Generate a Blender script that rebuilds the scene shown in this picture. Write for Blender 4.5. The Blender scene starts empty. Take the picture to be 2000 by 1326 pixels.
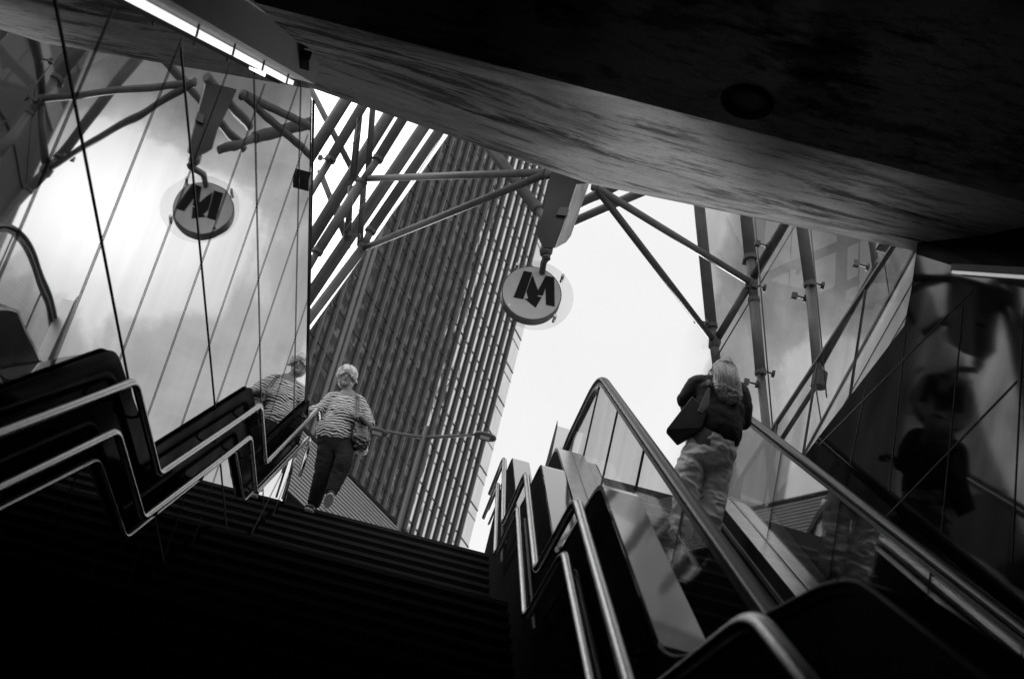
import bpy, math, random
from math import sin, cos, tan, radians, pi, sqrt, atan2
from mathutils import Vector, Matrix, noise as mnoise
random.seed(7)
scene = bpy.context.scene
col = scene.collection

# ------------------------------------------------------------------ camera
FP = 3200.0                                # focal length in pixels of the 2000 px wide photograph
TH = radians(26.7)                         # upward pitch
CA, SA = 0.968246, 0.25                    # roll of about 14.5 degrees
EYE = Vector((0, 0, 1.6))
UPC = Vector((0, -sin(TH), cos(TH))); FWD = Vector((0, cos(TH), sin(TH))); XC = Vector((1, 0, 0))
cx = CA * XC + SA * UPC; cy = -SA * XC + CA * UPC; cz = -FWD
camd = bpy.data.cameras.new('camera'); cam = bpy.data.objects.new('camera', camd); col.objects.link(cam)
cam.matrix_world = Matrix(((cx.x, cy.x, cz.x, EYE.x), (cx.y, cy.y, cz.y, EYE.y), (cx.z, cy.z, cz.z, EYE.z), (0, 0, 0, 1)))
camd.sensor_width = 36; camd.lens = FP / 2000 * 36
camd.clip_start = 0.05; camd.clip_end = 3000
camd.dof.use_dof = True; camd.dof.focus_distance = 15.0; camd.dof.aperture_fstop = 4.5
scene.camera = cam

def R(px, py):
    u = (px - 1000) * CA + (py - 663) * SA; v = (px - 1000) * SA - (py - 663) * CA
    return (XC * u + UPC * v + FWD * FP) / FP
def onX(px, py, X): d = R(px, py); return EYE + d * (X / d.x)
def onY(px, py, Y): d = R(px, py); return EYE + d * (Y / d.y)
def onZ(px, py, Z): d = R(px, py); return EYE + d * ((Z - 1.6) / d.z)

# ------------------------------------------------------------------ light
SUN_EL, SUN_AZ = radians(10), radians(8)      # azimuth measured from +Y towards +X
w = bpy.data.worlds.new('World'); scene.world = w; w.use_nodes = True
nt = w.node_tree; N = nt.nodes; L = nt.links; N.clear()
def nn(t, **k):
    n = N.new(t)
    for a, b in k.items(): setattr(n, a, b)
    return n
def M_(op, a, b=None, clamp=False):
    n = N.new('ShaderNodeMath'); n.operation = op; n.use_clamp = clamp
    for i, x in enumerate((a, b)):
        if x is None: continue
        if isinstance(x, (int, float)): n.inputs[i].default_value = x
        else: L.new(x, n.inputs[i])
    return n.outputs[0]
sky = nn('ShaderNodeTexSky', sky_type='NISHITA', sun_disc=False, sun_elevation=SUN_EL, sun_rotation=SUN_AZ)
bw = nn('ShaderNodeRGBToBW'); L.new(sky.outputs[0], bw.inputs[0])
tc = nn('ShaderNodeTexCoord'); sp = nn('ShaderNodeSeparateXYZ'); L.new(tc.outputs['Generated'], sp.inputs[0])
yy = M_('MAXIMUM', sp.outputs[1], 0.05)
ax = M_('DIVIDE', sp.outputs[0], yy); az = M_('DIVIDE', sp.outputs[2], yy)
nz = nn('ShaderNodeTexNoise'); nz.inputs['Scale'].default_value = 8.0; nz.inputs['Detail'].default_value = 10; nz.inputs['Roughness'].default_value = 0.6; nz.inputs['Distortion'].default_value = 0.4
L.new(tc.outputs['Generated'], nz.inputs['Vector'])
nf = M_('SUBTRACT', nz.outputs[0], 0.5)
def blob(x0, z0, rx, rz, amp):
    a = M_('DIVIDE', M_('SUBTRACT', ax, x0), rx); b = M_('DIVIDE', M_('SUBTRACT', az, z0), rz)
    r = M_('ADD', M_('MULTIPLY', a, a), M_('MULTIPLY', b, b))
    return M_('MULTIPLY', M_('EXPONENT', M_('MULTIPLY', r, -1.0)), amp)
# cloud cover: bright haze ahead, broken cloud to the right with one bright bank and a clear gap above it
def smst(x, a, b, c, d):
    r = nn('ShaderNodeMapRange'); r.interpolation_type = 'SMOOTHSTEP'; L.new(x, r.inputs[0])
    for i, k in enumerate((a, b, c, d)): r.inputs[i + 1].default_value = k
    return r.outputs[0]
cov = M_('ADD', M_('MULTIPLY', nf, 1.5), M_('ADD', smst(ax, 0.10, 0.15, 1.15, 0.46), smst(ax, 0.45, 0.8, 0.0, 0.3)))
for args in ((0.30, 0.525, 0.09, 0.062, 0.85), (0.245, 0.675, 0.09, 0.07, -0.68), (0.25, 0.40, 0.09, 0.04, -0.12)):
    cov = M_('ADD', cov, blob(*args))
ramp = nn('ShaderNodeValToRGB'); L.new(cov, ramp.inputs[0]); e = ramp.color_ramp.elements
e[0].position = 0.05; e[0].color = (.16, .16, .16, 1); e[1].position = 0.95; e[1].color = (.88, .88, .88, 1)
for p_, c_ in ((.30, .26), (.50, .44), (.60, .52), (.70, .80)):
    q_ = e.new(p_); q_.color = (c_, c_, c_, 1)
rb = nn('ShaderNodeRGBToBW'); L.new(ramp.outputs[0], rb.inputs[0])
bright = M_('MULTIPLY', M_('MULTIPLY', rb.outputs[0], M_('ADD', 1.0, M_('MULTIPLY', nf, 0.12))), M_('ADD', 1.0, blob(0.30, 0.52, 0.07, 0.06, 0.70)))
mixed = M_('ADD', bright, M_('MULTIPLY', bw.outputs[0], 0.004))
hi = nn('ShaderNodeMapRange'); hi.interpolation_type = 'SMOOTHSTEP'; L.new(sp.outputs[2], hi.inputs[0]); hi.inputs[1].default_value = 0.66; hi.inputs[2].default_value = 0.95; hi.inputs[3].default_value = 1.0; hi.inputs[4].default_value = 2.2
sdv = nn('ShaderNodeMapRange'); sdv.interpolation_type = 'SMOOTHSTEP'; L.new(M_('DIVIDE', M_('ABSOLUTE', sp.outputs[0]), M_('MAXIMUM', sp.outputs[1], 0.05)), sdv.inputs[0]); sdv.inputs[1].default_value = 0.42; sdv.inputs[2].default_value = 1.6; sdv.inputs[3].default_value = 1.0; sdv.inputs[4].default_value = 5.0
bkd = nn('ShaderNodeMapRange'); bkd.interpolation_type = 'SMOOTHSTEP'; L.new(M_('ADD', sp.outputs[1], M_('MULTIPLY', sp.outputs[2], 0.25)), bkd.inputs[0]); bkd.inputs[1].default_value = -0.15; bkd.inputs[2].default_value = 0.35; bkd.inputs[3].default_value = 0.42; bkd.inputs[4].default_value = 1.0
scl = M_('MULTIPLY', M_('MULTIPLY', M_('MULTIPLY', mixed, 10.0), M_('MAXIMUM', hi.outputs[0], sdv.outputs[0])), bkd.outputs[0])
bg = nn('ShaderNodeBackground'); bg.inputs['Strength'].default_value = 0.1
cmb = nn('ShaderNodeCombineColor'); 
for i in range(3): L.new(scl, cmb.inputs[i])
L.new(cmb.outputs[0], bg.inputs['Color'])
out = nn('ShaderNodeOutputWorld'); L.new(bg.outputs[0], out.inputs['Surface'])
sd = bpy.data.lights.new('sun', 'SUN'); sd.energy = 5.0; sd.angle = radians(8); sd.color = (1, 1, 1)
sun = bpy.data.objects.new('sun', sd); col.objects.link(sun)
sdir = Vector((sin(SUN_AZ) * cos(SUN_EL), cos(SUN_AZ) * cos(SUN_EL), sin(SUN_EL)))
sun.rotation_euler = sdir.to_track_quat('Z', 'Y').to_euler()
scene.cycles.sample_clamp_direct = 3.0; scene.cycles.sample_clamp_indirect = 1.5
scene.view_settings.view_transform = 'Standard'; scene.view_settings.look = 'None'
scene.view_settings.exposure = 0.0; scene.view_settings.gamma = 1.0

# ------------------------------------------------------------------ mesh helpers
class MB:
    def __init__(s): s.v = []; s.f = []
    def add(s, vs, fs):
        o = len(s.v); s.v += [tuple(x) for x in vs]; s.f += [tuple(i + o for i in f) for f in fs]; return s
    def box(s, a, b):
        x0, y0, z0 = a; x1, y1, z1 = b
        return s.add([(x0,y0,z0),(x1,y0,z0),(x1,y1,z0),(x0,y1,z0),(x0,y0,z1),(x1,y0,z1),(x1,y1,z1),(x0,y1,z1)],
                     [(0,3,2,1),(4,5,6,7),(0,1,5,4),(1,2,6,5),(2,3,7,6),(3,0,4,7)])
    def prism(s, poly, off):
        """closed prism: polygon (3-D points) extruded by the vector off"""
        n = len(poly); off = Vector(off); a = [Vector(p) for p in poly]
        return s.add(a + [p + off for p in a], [tuple(range(n - 1, -1, -1)), tuple(range(n, 2 * n))] + [(i, (i + 1) % n, n + (i + 1) % n, n + i) for i in range(n)])
    def bar(s, a, b, wd, ht, up=(0, 0, 1)):
        a = Vector(a); b = Vector(b); d = (b - a).normalized(); up = Vector(up)
        sd_ = d.cross(up).normalized(); u2 = sd_.cross(d).normalized()
        c = [sd_ * (sx * wd / 2) + u2 * (sz * ht / 2) for sx, sz in ((-1,-1),(1,-1),(1,1),(-1,1))]
        return s.add([a + k for k in c] + [b + k for k in c], [(3,2,1,0),(4,5,6,7),(0,1,5,4),(1,2,6,5),(2,3,7,6),(3,0,4,7)])
    def tube(s, pts, r, n=12, caps=True):
        pts = [Vector(p) for p in pts]; m = len(pts)
        rr = r if isinstance(r, (list, tuple)) else [r] * m
        t0 = (pts[1] - pts[0]).normalized()
        ref = Vector((0, 0, 1)) if abs(t0.z) < 0.9 else Vector((1, 0, 0))
        nx = t0.cross(ref).normalized(); vs = []; fs = []
        for i, p in enumerate(pts):
            t = (pts[min(i + 1, m - 1)] - pts[max(i - 1, 0)]).normalized()
            nx = (nx - t * nx.dot(t)).normalized(); ny = t.cross(nx)
            k = 1.0
            if 0 < i < m - 1:
                c = (pts[i] - pts[i-1]).normalized().dot(t); k = 1 / max(c, 0.5)
            for j in range(n):
                a = 2 * pi * j / n; vs.append(p + (nx * cos(a) + ny * sin(a)) * rr[i])
        for i in range(m - 1):
            for j in range(n):
                a = i * n + j; b = i * n + (j + 1) % n
                fs.append((a, b, b + n, a + n))
        if caps: fs.append(tuple(range(n - 1, -1, -1))); fs.append(tuple((m - 1) * n + j for j in range(n)))
        return s.add(vs, fs)
    def disc(s, c, ax_, r, th, n=48):
        c = Vector(c); a = Vector(ax_).normalized(); return s.tube([c, c + a * th], r, n)
    def build(s, name, mat, parent=None, smooth=False, bevel=0.0):
        me = bpy.data.meshes.new(name); me.from_pydata(s.v, [], s.f); me.update()
        o = bpy.data.objects.new(name, me); col.objects.link(o)
        if mat: me.materials.append(mat)
        if parent: o.parent = parent
        if smooth:
            for p in me.polygons: p.use_smooth = len(p.vertices) <= 4
        if bevel:
            b = o.modifiers.new('bevel', 'BEVEL'); b.width = bevel; b.segments = 2; b.limit_method = 'ANGLE'
        return o
def tag(o, label=None, cat=None, group=None, kind=None):
    if label: o['label'] = label
    if cat: o['category'] = cat
    if group: o['group'] = group
    if kind: o['kind'] = kind
    return o
def empty(name, label, cat, group=None, loc=None):
    o = bpy.data.objects.new(name, None); col.objects.link(o); o.empty_display_size = 0.1
    return tag(o, label, cat, group)
def rounded(pts, r, n=6):
    """polyline with rounded corners"""
    P = [Vector(p) for p in pts]; o = [P[0]]
    for i in range(1, len(P) - 1):
        a = (P[i-1] - P[i]); b = (P[i+1] - P[i]); k = min(r, a.length * .45, b.length * .45)
        p0 = P[i] + a.normalized() * k; p1 = P[i] + b.normalized() * k
        for j in range(n + 1):
            t = j / n; o.append(p0 * (1-t)**2 + P[i] * 2*t*(1-t) + p1 * t*t)
    o.append(P[-1]); return o

# ------------------------------------------------------------------ materials (monochrome)
def mat(name, c, rough=0.6, metal=0.0, ior=1.5, noise=0.0, nscale=4.0, stretch=(1,1,1), bump=0.0, bscale=40.0, coat=0.0, bstretch=(1,1,1), contrast=(0.3, 0.7), emit=0.0, spec=None, bdet=3):
    m = bpy.data.materials.new(name); m.use_nodes = True; t = m.node_tree; b = t.nodes['Principled BSDF']
    b.inputs['Base Color'].default_value = (c, c, c, 1); b.inputs['Roughness'].default_value = rough
    b.inputs['Metallic'].default_value = metal; b.inputs['IOR'].default_value = ior; b.inputs['Coat Weight'].default_value = coat
    if spec is not None: b.inputs['Specular IOR Level'].default_value = spec
    if emit:
        b.inputs['Emission Color'].default_value = (1, 1, 1, 1); b.inputs['Emission Strength'].default_value = emit
    def nz_(sc, st, det=8):
        tcn = t.nodes.new('ShaderNodeTexCoord'); mp = t.nodes.new('ShaderNodeMapping'); mp.inputs['Scale'].default_value = st
        n_ = t.nodes.new('ShaderNodeTexNoise'); n_.inputs['Scale'].default_value = sc; n_.inputs['Detail'].default_value = det
        t.links.new(tcn.outputs['Object'], mp.inputs[0]); t.links.new(mp.outputs[0], n_.inputs['Vector']); return n_
    if noise:
        n_ = nz_(nscale, stretch); r = t.nodes.new('ShaderNodeMapRange')
        r.inputs[1].default_value = contrast[0]; r.inputs[2].default_value = contrast[1]
        r.inputs[3].default_value = c * (1 - noise); r.inputs[4].default_value = min(1, c * (1 + noise))
        t.links.new(n_.outputs[0], r.inputs[0]); cc = t.nodes.new('ShaderNodeCombineColor')
        for i in range(3): t.links.new(r.outputs[0], cc.inputs[i])
        t.links.new(cc.outputs[0], b.inputs['Base Color'])
    if bump:
        n_ = nz_(bscale, bstretch, bdet); bp = t.nodes.new('ShaderNodeBump'); bp.inputs['Strength'].default_value = 1.0; bp.inputs['Distance'].default_value = bump
        t.links.new(n_.outputs[0], bp.inputs['Height']); t.links.new(bp.outputs[0], b.inputs['Normal'])
    return m
def dull(name, c, gloss, rough=0.08, bump=0.0, bscale=1.0):
    m = bpy.data.materials.new(name); m.use_nodes = True; t = m.node_tree; t.nodes.clear()
    o = t.nodes.new('ShaderNodeOutputMaterial'); d = t.nodes.new('ShaderNodeBsdfDiffuse'); g_ = t.nodes.new('ShaderNodeBsdfGlossy'); x = t.nodes.new('ShaderNodeMixShader')
    d.inputs[0].default_value = (c, c, c, 1); g_.inputs['Roughness'].default_value = rough; x.inputs[0].default_value = gloss
    t.links.new(d.outputs[0], x.inputs[1]); t.links.new(g_.outputs[0], x.inputs[2]); t.links.new(x.outputs[0], o.inputs[0])
    tcn = t.nodes.new('ShaderNodeTexCoord'); n_ = t.nodes.new('ShaderNodeTexNoise'); n_.inputs['Scale'].default_value = bscale; n_.inputs['Detail'].default_value = 0
    t.links.new(tcn.outputs['Object'], n_.inputs['Vector'])
    if bump:
        bp = t.nodes.new('ShaderNodeBump'); bp.inputs['Distance'].default_value = bump; t.links.new(n_.outputs[0], bp.inputs['Height']); t.links.new(bp.outputs[0], g_.inputs['Normal'])
    n2 = t.nodes.new('ShaderNodeTexNoise'); n2.inputs['Scale'].default_value = 2.2; n2.inputs['Detail'].default_value = 6; t.links.new(tcn.outputs['Object'], n2.inputs['Vector'])
    r = t.nodes.new('ShaderNodeMapRange'); r.inputs[1].default_value = .3; r.inputs[2].default_value = .7; r.inputs[3].default_value = gloss * .6; r.inputs[4].default_value = gloss * 1.3
    t.links.new(n2.outputs[0], r.inputs[0]); t.links.new(r.outputs[0], x.inputs[0])
    return m
MIRROR = mat('mirror_glass', 0.62, 0.015, 1.0, noise=0.10, nscale=1.2, stretch=(1, 2.5, 0.6), bump=0.0014, bscale=0.9, bstretch=(1, 1.4, 1.0), bdet=1)
DARKGLASS = dull('dark_glass', 0.004, 0.042, 0.045, 0.003, 0.8)
STEEL = mat('brushed_steel', 0.42, 0.14, 1.0, bump=0.0008, bscale=200)
DSTEEL = mat('dark_painted_steel', 0.035, 0.55, 0.0, spec=.3, noise=0.25, nscale=6, bump=0.0006, bscale=160)
TUBE = mat('painted_tube', 0.055, 0.55, 0.0, spec=.3, noise=0.2, nscale=5, bump=0.0006, bscale=120)
BLACK = mat('black_plastic', 0.012, 0.45)
RUBBER = mat('handrail_rubber', 0.008, 0.42, spec=.3)
PLATE = dull('black_glossy_plate', 0.003, 0.035, 0.08, 0.003, 1.0)
GRANITE = mat('polished_granite', 0.04, 0.05, 0.0, 1.55, noise=0.45, nscale=60, bump=.0008, bscale=1.5)
STONE = dull('shaded_granite_steps', 0.003, 0.003, 0.4)  # granite with the shade on the risers put into its colour
STRIP = dull('anti_slip_strip', 0.022, 0.006, .5)
GAP = mat('panel_joint', 0.01, 0.8)
TREAD = mat('light_bounce_tread', 0.22, 0.7, noise=.25, nscale=40)  # same granite, made paler so the treads bounce light up to the beam
def concrete():
    m = bpy.data.materials.new('board_marked_concrete'); m.use_nodes = True; t = m.node_tree; b = t.nodes['Principled BSDF']; b.inputs['Roughness'].default_value = 0.9; b.inputs['IOR'].default_value = 1.05; b.inputs['Specular IOR Level'].default_value = 0.0
    tcn = t.nodes.new('ShaderNodeTexCoord')
    def nz_(sc, st, det=8, rot=0, ro=0.55):
        mp = t.nodes.new('ShaderNodeMapping'); mp.inputs['Scale'].default_value = st; mp.inputs['Rotation'].default_value = (0, 0, rot)
        n_ = t.nodes.new('ShaderNodeTexNoise'); n_.inputs['Scale'].default_value = sc; n_.inputs['Detail'].default_value = det; n_.inputs['Roughness'].default_value = ro
        t.links.new(tcn.outputs['Object'], mp.inputs[0]); t.links.new(mp.outputs[0], n_.inputs['Vector']); return n_.outputs[0]
    def rng(x, a, b_, c, d):
        r = t.nodes.new('ShaderNodeMapRange'); r.interpolation_type = 'SMOOTHSTEP'
        for i, k in enumerate((a, b_, c, d)): r.inputs[i + 1].default_value = k
        t.links.new(x, r.inputs[0]); return r.outputs[0]
    def mul(a, b_):
        r = t.nodes.new('ShaderNodeMath'); r.operation = 'MULTIPLY'; t.links.new(a, r.inputs[0]); t.links.new(b_, r.inputs[1]); return r.outputs[0]
    base = rng(nz_(1.5, (1, 1, 1)), 0.3, 0.75, 0.58, 0.78)
    streak = rng(nz_(1.5, (0.7, 2.2, 2.2), 12, 0.12, 0.82), 0.50, 0.57, 1.0, 0.22)         # dirty water runs along the beam
    fine = rng(nz_(3.6, (2.2, 7, 7), 8, -0.6, 0.75), 0.50, 0.66, 1.0, 0.5)         # fine form marks
    grit = rng(nz_(70, (1, 1, 1), 4), 0.3, 0.7, 0.85, 1.08)
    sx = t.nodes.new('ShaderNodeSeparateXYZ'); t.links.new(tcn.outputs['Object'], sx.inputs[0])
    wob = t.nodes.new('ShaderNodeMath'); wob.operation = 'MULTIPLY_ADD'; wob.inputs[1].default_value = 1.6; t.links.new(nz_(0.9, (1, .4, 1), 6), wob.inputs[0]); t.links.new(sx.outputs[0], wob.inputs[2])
    left_falloff = rng(wob.outputs[0], 0.2, 1.3, 0.25, 1.0)      # darker pour on the left, deepened for the falloff of light
    end_shade = rng(wob.outputs[0], 2.9, 3.5, 1.0, 0.4)         # shade by the right wall painted into that end
    blotch = rng(nz_(1.6, (0.8, 1.6, 1.6), 9, 0.25, 0.72), 0.52, 0.60, 1.0, 0.45)
    cl = rng(nz_(0.55, (.8, 1.5, 1.5), 3), 0.42, 0.60, 1.0, 0.0)      # streaks gather in clusters
    mxs = t.nodes.new('ShaderNodeMath'); mxs.operation = 'MAXIMUM'; t.links.new(streak, mxs.inputs[0]); t.links.new(cl, mxs.inputs[1])
    pit = rng(nz_(14, (1, 1.6, 1.6), 6, 0.3, 0.7), 0.60, 0.70, 1.0, 0.5)
    v = mul(mul(mul(mul(mul(mul(mul(base, mxs.outputs[0]), fine), grit), left_falloff), end_shade), blotch), pit)
    cc = t.nodes.new('ShaderNodeCombineColor')
    for i in range(3): t.links.new(v, cc.inputs[i])
    t.links.new(cc.outputs[0], b.inputs['Base Color'])
    bp = t.nodes.new('ShaderNodeBump'); bp.inputs['Distance'].default_value = 0.006; t.links.new(fine, bp.inputs['Height']); t.links.new(bp.outputs[0], b.inputs['Normal'])
    return m
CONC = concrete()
def clear_glass(name, tr, dirt=0.12, fk=0.9):
    m = bpy.data.materials.new(name); m.use_nodes = True; t = m.node_tree; t.nodes.clear()
    o = t.nodes.new('ShaderNodeOutputMaterial'); tr_ = t.nodes.new('ShaderNodeBsdfTransparent'); gl = t.nodes.new('ShaderNodeBsdfGlossy'); gl.inputs['Roughness'].default_value = 0.02
    n_ = t.nodes.new('ShaderNodeTexNoise'); n_.inputs['Scale'].default_value = 1.3; n_.inputs['Detail'].default_value = 7
    tcn = t.nodes.new('ShaderNodeTexCoord'); mp = t.nodes.new('ShaderNodeMapping'); mp.inputs['Scale'].default_value = (2, 2, 0.5)
    t.links.new(tcn.outputs['Object'], mp.inputs[0]); t.links.new(mp.outputs[0], n_.inputs['Vector'])
    r = t.nodes.new('ShaderNodeMapRange'); r.inputs[1].default_value = .35; r.inputs[2].default_value = .65; r.inputs[3].default_value = tr * (1 - dirt); r.inputs[4].default_value = tr
    t.links.new(n_.outputs[0], r.inputs[0]); cc = t.nodes.new('ShaderNodeCombineColor')
    for i in range(3): t.links.new(r.outputs[0], cc.inputs[i])
    t.links.new(cc.outputs[0], tr_.inputs[0])
    lw_ = t.nodes.new('ShaderNodeLayerWeight'); lw_.inputs[0].default_value = 0.5; pw = t.nodes.new('ShaderNodeMath'); pw.operation = 'POWER'; pw.inputs[1].default_value = 5; t.links.new(lw_.outputs['Facing'], pw.inputs[0]); fr = t.nodes.new('ShaderNodeMath'); fr.operation = 'MULTIPLY_ADD'; fr.inputs[1].default_value = fk; fr.inputs[2].default_value = 0.02; t.links.new(pw.outputs[0], fr.inputs[0])
    mix = t.nodes.new('ShaderNodeMixShader'); t.links.new(fr.outputs[0], mix.inputs[0]); t.links.new(tr_.outputs[0], mix.inputs[1]); t.links.new(gl.outputs[0], mix.inputs[2])
    t.links.new(mix.outputs[0], o.inputs[0]); return m
CANOPYGLASS = clear_glass('canopy_glass', 0.80, .14, .12)
PARGLASS = clear_glass('parapet_glass', 0.90, .1, .2)
BALGLASS = clear_glass('balustrade_glass', 0.86, .08, .30)
BALGLASS2 = clear_glass('inner_balustrade_glass', 0.90, .1, 1.2)

# ------------------------------------------------------------------ plan dimensions
WL = -1.80                                  # left wall plane
WR = 2.45                                   # right wall plane
STREET = 7.0
T0 = 0.6                                    # stair slope
LAND = [(3.3, 4.6, 1.9), (7.4, 8.7, 3.6), (11.5, 12.75, 5.3), (15.45, 16.6, 7.0)]
def rx(x74, Y): return x74 - 0.035 * (Y - 7.4)
def rxp(x74, Y): return rx(x74, Y) + min(.12, max(0.0, (4.8 - Y) * .09))       # lines of the right-hand side run slightly inwards

# ------------------------------------------------------------------ setting
def structure(o): o['kind'] = 'structure'; return o
# street level ground round the stairwell
g = MB()
HX0, HX1, HY0, HY1 = WL - 0.16, 2.95, -12.2, 16.6
for a, b in (((-900, -900), (HX0, 900)), ((HX1, -900), (900, 900)), ((HX0, HY1), (HX1, 900)), ((HX0, -900), (HX1, HY0))):
    g.box((a[0], a[1], 6.3), (b[0], b[1], 6.996))
structure(g.build('ground', mat('paving', 0.22, 0.8, noise=0.3, nscale=3)))
f = MB(); f.box((-1.8, -12, -0.2), (2.45, 0.3, 0)); structure(f.build('floor', STONE))
# roof slab: chamfered front edge, flat soffit
c = MB()
CY, CZ = 6.4, 6.21
prof = [(9.80, 8.08), (CY, CZ), (-12.0, CZ), (-12.0, 8.9), (9.80, 8.9)]
def edge_at(p, q, X):                      # front edge: two straight lengths meeting in a shallow prow
    a, b = onZ(*p, 8.08), onZ(*q, 8.08); return a.y + (b.y - a.y) * (X - a.x) / (b.x - a.x)
KX = onZ(1150, 359, 8.08).x
vs = []; fs = []
for X, yf in ((-3.0, edge_at((615, 175), (1150, 359), -3.0)), (KX, onZ(1150, 359, 8.08).y), (3.7, edge_at((1150, 359), (1790, 491), 3.7))):
    vs += [(X, yf, 8.08), (X, CY, CZ), (X, -12.0, CZ), (X, -12.0, 8.9), (X, yf, 8.9)]
for i in range(2):
    for j in range(5): a = 5 * i + j; b = 5 * i + (j + 1) % 5; fs.append((a, b, b + 5, a + 5))
fs += [(4, 3, 2, 1, 0), (10, 11, 12, 13, 14)]
c.add(vs, fs)
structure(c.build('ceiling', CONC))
bk = MB(); bk.box((-1.8, -12.2, 0), (2.45, -12.0, 6.2)); structure(bk.build('back_wall', mat('dark_plaster', 0.05, 0.8)))
# stairs
st = MB(); ns = MB(); td = MB(); rise_n = 9
ybase = 0.45; zb = 0.0; y = ybase
segs = []
prev = (ybase, 0.0)
for (ya, yb, z) in LAND:
    n = 10 if prev[1] == 0 else rise_n
    dz = (z - prev[1]) / n; dy = (ya - prev[0]) / (n - 1) if n > 1 else 0
    for i in range(n):
        y0 = prev[0] + i * dy; z1 = prev[1] + (i + 1) * dz
        segs.append((y0, z1))
    prev = (yb, z)
for i, (y0, z1) in enumerate(segs):
    y1 = segs[i + 1][0] if i + 1 < len(segs) else HY1 + 0.02
    xr = rx(0.66, y0)
    st.box((WL, y0, z1 - 0.9), (xr, y1 + 0.02 if i + 1 < len(segs) else y1, z1))
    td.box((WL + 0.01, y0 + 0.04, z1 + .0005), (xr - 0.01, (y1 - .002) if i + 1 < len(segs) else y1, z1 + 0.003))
    ns.box((WL + 0.02, y0 - 0.006, z1 - 0.028), (xr - 0.02, y0 + 0.035, z1 + 0.004))
stairs = tag(st.build('stairs', STONE), 'granite stairs with shade-dark risers rising in flights with landings between the mirror wall and the parapet', 'stairs')
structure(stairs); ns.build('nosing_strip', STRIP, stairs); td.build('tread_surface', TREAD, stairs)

# ------------------------------------------------------------------ left wall with mirror panels
lw = empty('mirror_wall', 'tall mirrored glass wall left of the stairs, reflecting clouds and canopy', 'wall')
top = [(-6.0, -1.4), (5.43, 5.33), (8.58, 7.23), (8.58, 7.5), (9.60, 7.93), (9.82, 7.98), (13.35, 7.90), (14.2, 7.86)]
endc = [(14.75, 7.80), (15.0, 7.68), (15.12, 7.50), (15.28, 7.35), (15.62, 7.0)]
bot = [(16.4, 6.2), (8, 0.5), (0.5, -0.2), (-6, -1.6)]
poly = [(-6, 1.0)] + [(0.0, 2.05)] + top[1:] + endc + [(15.62, 5.9), (12.0, 4.0), (8, 1.2), (2.0, -0.1), (-6, -0.1)]
MB().prism([(WL, y, z) for y, z in poly], (-0.10, 0, 0)).build('mirror_panel', MIRROR, lw)
edge = rounded([(WL + 0.006, 15.66, 6.9), (WL + 0.006, 15.30, 7.36), (WL + 0.006, 15.05, 7.80), (WL + 0.006, 14.2, 7.88), (WL + 0.006, 9.85, 8.0)], .25)
MB().tube(edge, 0.010, 8).build('edge_trim', DSTEEL, lw, True)
def clipzone(y, z):
    # inside the mirror?
    if y < 5.43: zt = 5.33 - (5.43 - y) * .603
    elif y < 8.58: zt = 5.33 + (y - 5.43) * .603
    elif y < 14.2: zt = 7.9
    else: zt = 7.88 - (y - 14.2) * .55
    return z < zt - 0.01 and z > 0 and y < 15.6 - max(0, (z - 7)) * .7
def seam(p, q, wdt, name='panel_joint'):
    a = onX(*p, WL + 0.002); b = onX(*q, WL + 0.002); d = b - a
    ts = [i / 160 * 4.0 - 0.3 for i in range(161)]
    ins = [t for t in ts if clipzone((a + d * t).y, (a + d * t).z)]
    if len(ins) < 2: return
    a2 = a + d * ins[0]; b2 = a + d * ins[-1]
    dr = (b2 - a2).normalized(); nrm = Vector((0, -dr.z, dr.y)) * wdt / 2
    m_ = MB(); m_.prism([a2 - nrm, b2 - nrm, b2 + nrm, a2 + nrm], (0.003, 0, 0)); m_.build('panel_joint', GAP, lw)
SE = [((108,0),(278,880),.016),((351,60),(421,800),.016),((497,155),(511,810),.013),((588,172),(577,680),.013),
      ((227,7),(35,460),.012),((351,90),(98,729),.010),((452,123),(234,704),.009),((518,165),(280,837),.009),((583,168),(353,837),.010),((615,225),(423,788),.009),((597,403),(481,750),.009),((598,596),(574,670),.009),((578,890),(545,975),.008),((560,905),(530,965),.008)]
for a, b, wd in SE: seam(a, b, wd * .65)
# wall body behind and above the mirror
ub = MB(); ub.prism([(WL + .012, y, z) for y, z in [(-6, 1.2), (0, 2.3), (5.43, 5.60), (8.70, 7.55), (6.3, 6.20), (-6, 6.20)]], (-0.2, 0, 0))
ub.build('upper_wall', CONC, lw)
MB().box((WL - 0.14, 0.3, 0), (WL - 0.101, 15.6, 6.98)).build('wall_core', GAP, lw)
MB().box((WL - 0.1, -12, 0.0), (WL + .01, -6.0, 6.20)).build('rear_wall', GAP, lw)
# small black clamp on the mirror
k = onX(595, 353, WL + .02); MB().box((WL, k.y - .08, k.z - .035), (WL + .06, k.y + .08, k.z + .035)).build('clamp', BLACK, lw)
# inclined light housing along the top of the mirror
lh = empty('strip_light', 'dark inclined housing with a glowing strip along the top of the left mirror wall', 'light fixture')
A = Vector((WL, 5.0, 5.07)); B = Vector((WL, 8.66, 7.28)); dI = (B - A).normalized(); nI = Vector((0, -dI.z, dI.y))
def inc(o, h0, h1, x0, x1, a=A, b=B): return MB().prism([a + nI * h0 + Vector((x0,0,0)), b + nI * h0 + Vector((x0,0,0)), b + nI * h1 + Vector((x0,0,0)), a + nI * h1 + Vector((x0,0,0))], (x1 - x0, 0, 0)).build(o, {'diffuser': GLOW}.get(o, DSTEEL), lh)
GLOW = mat('glowing_diffuser', 0.8, 0.5, noise=0.25, nscale=7, stretch=(1, 3, 3), emit=1.0)
inc('diffuser', 0.018, 0.044, 0.02, 0.07)
inc('housing', 0.058, 0.25, 0.012, 0.20)
inc('housing_rim', 0.245, 0.27, 0.012, 0.215)
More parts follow.
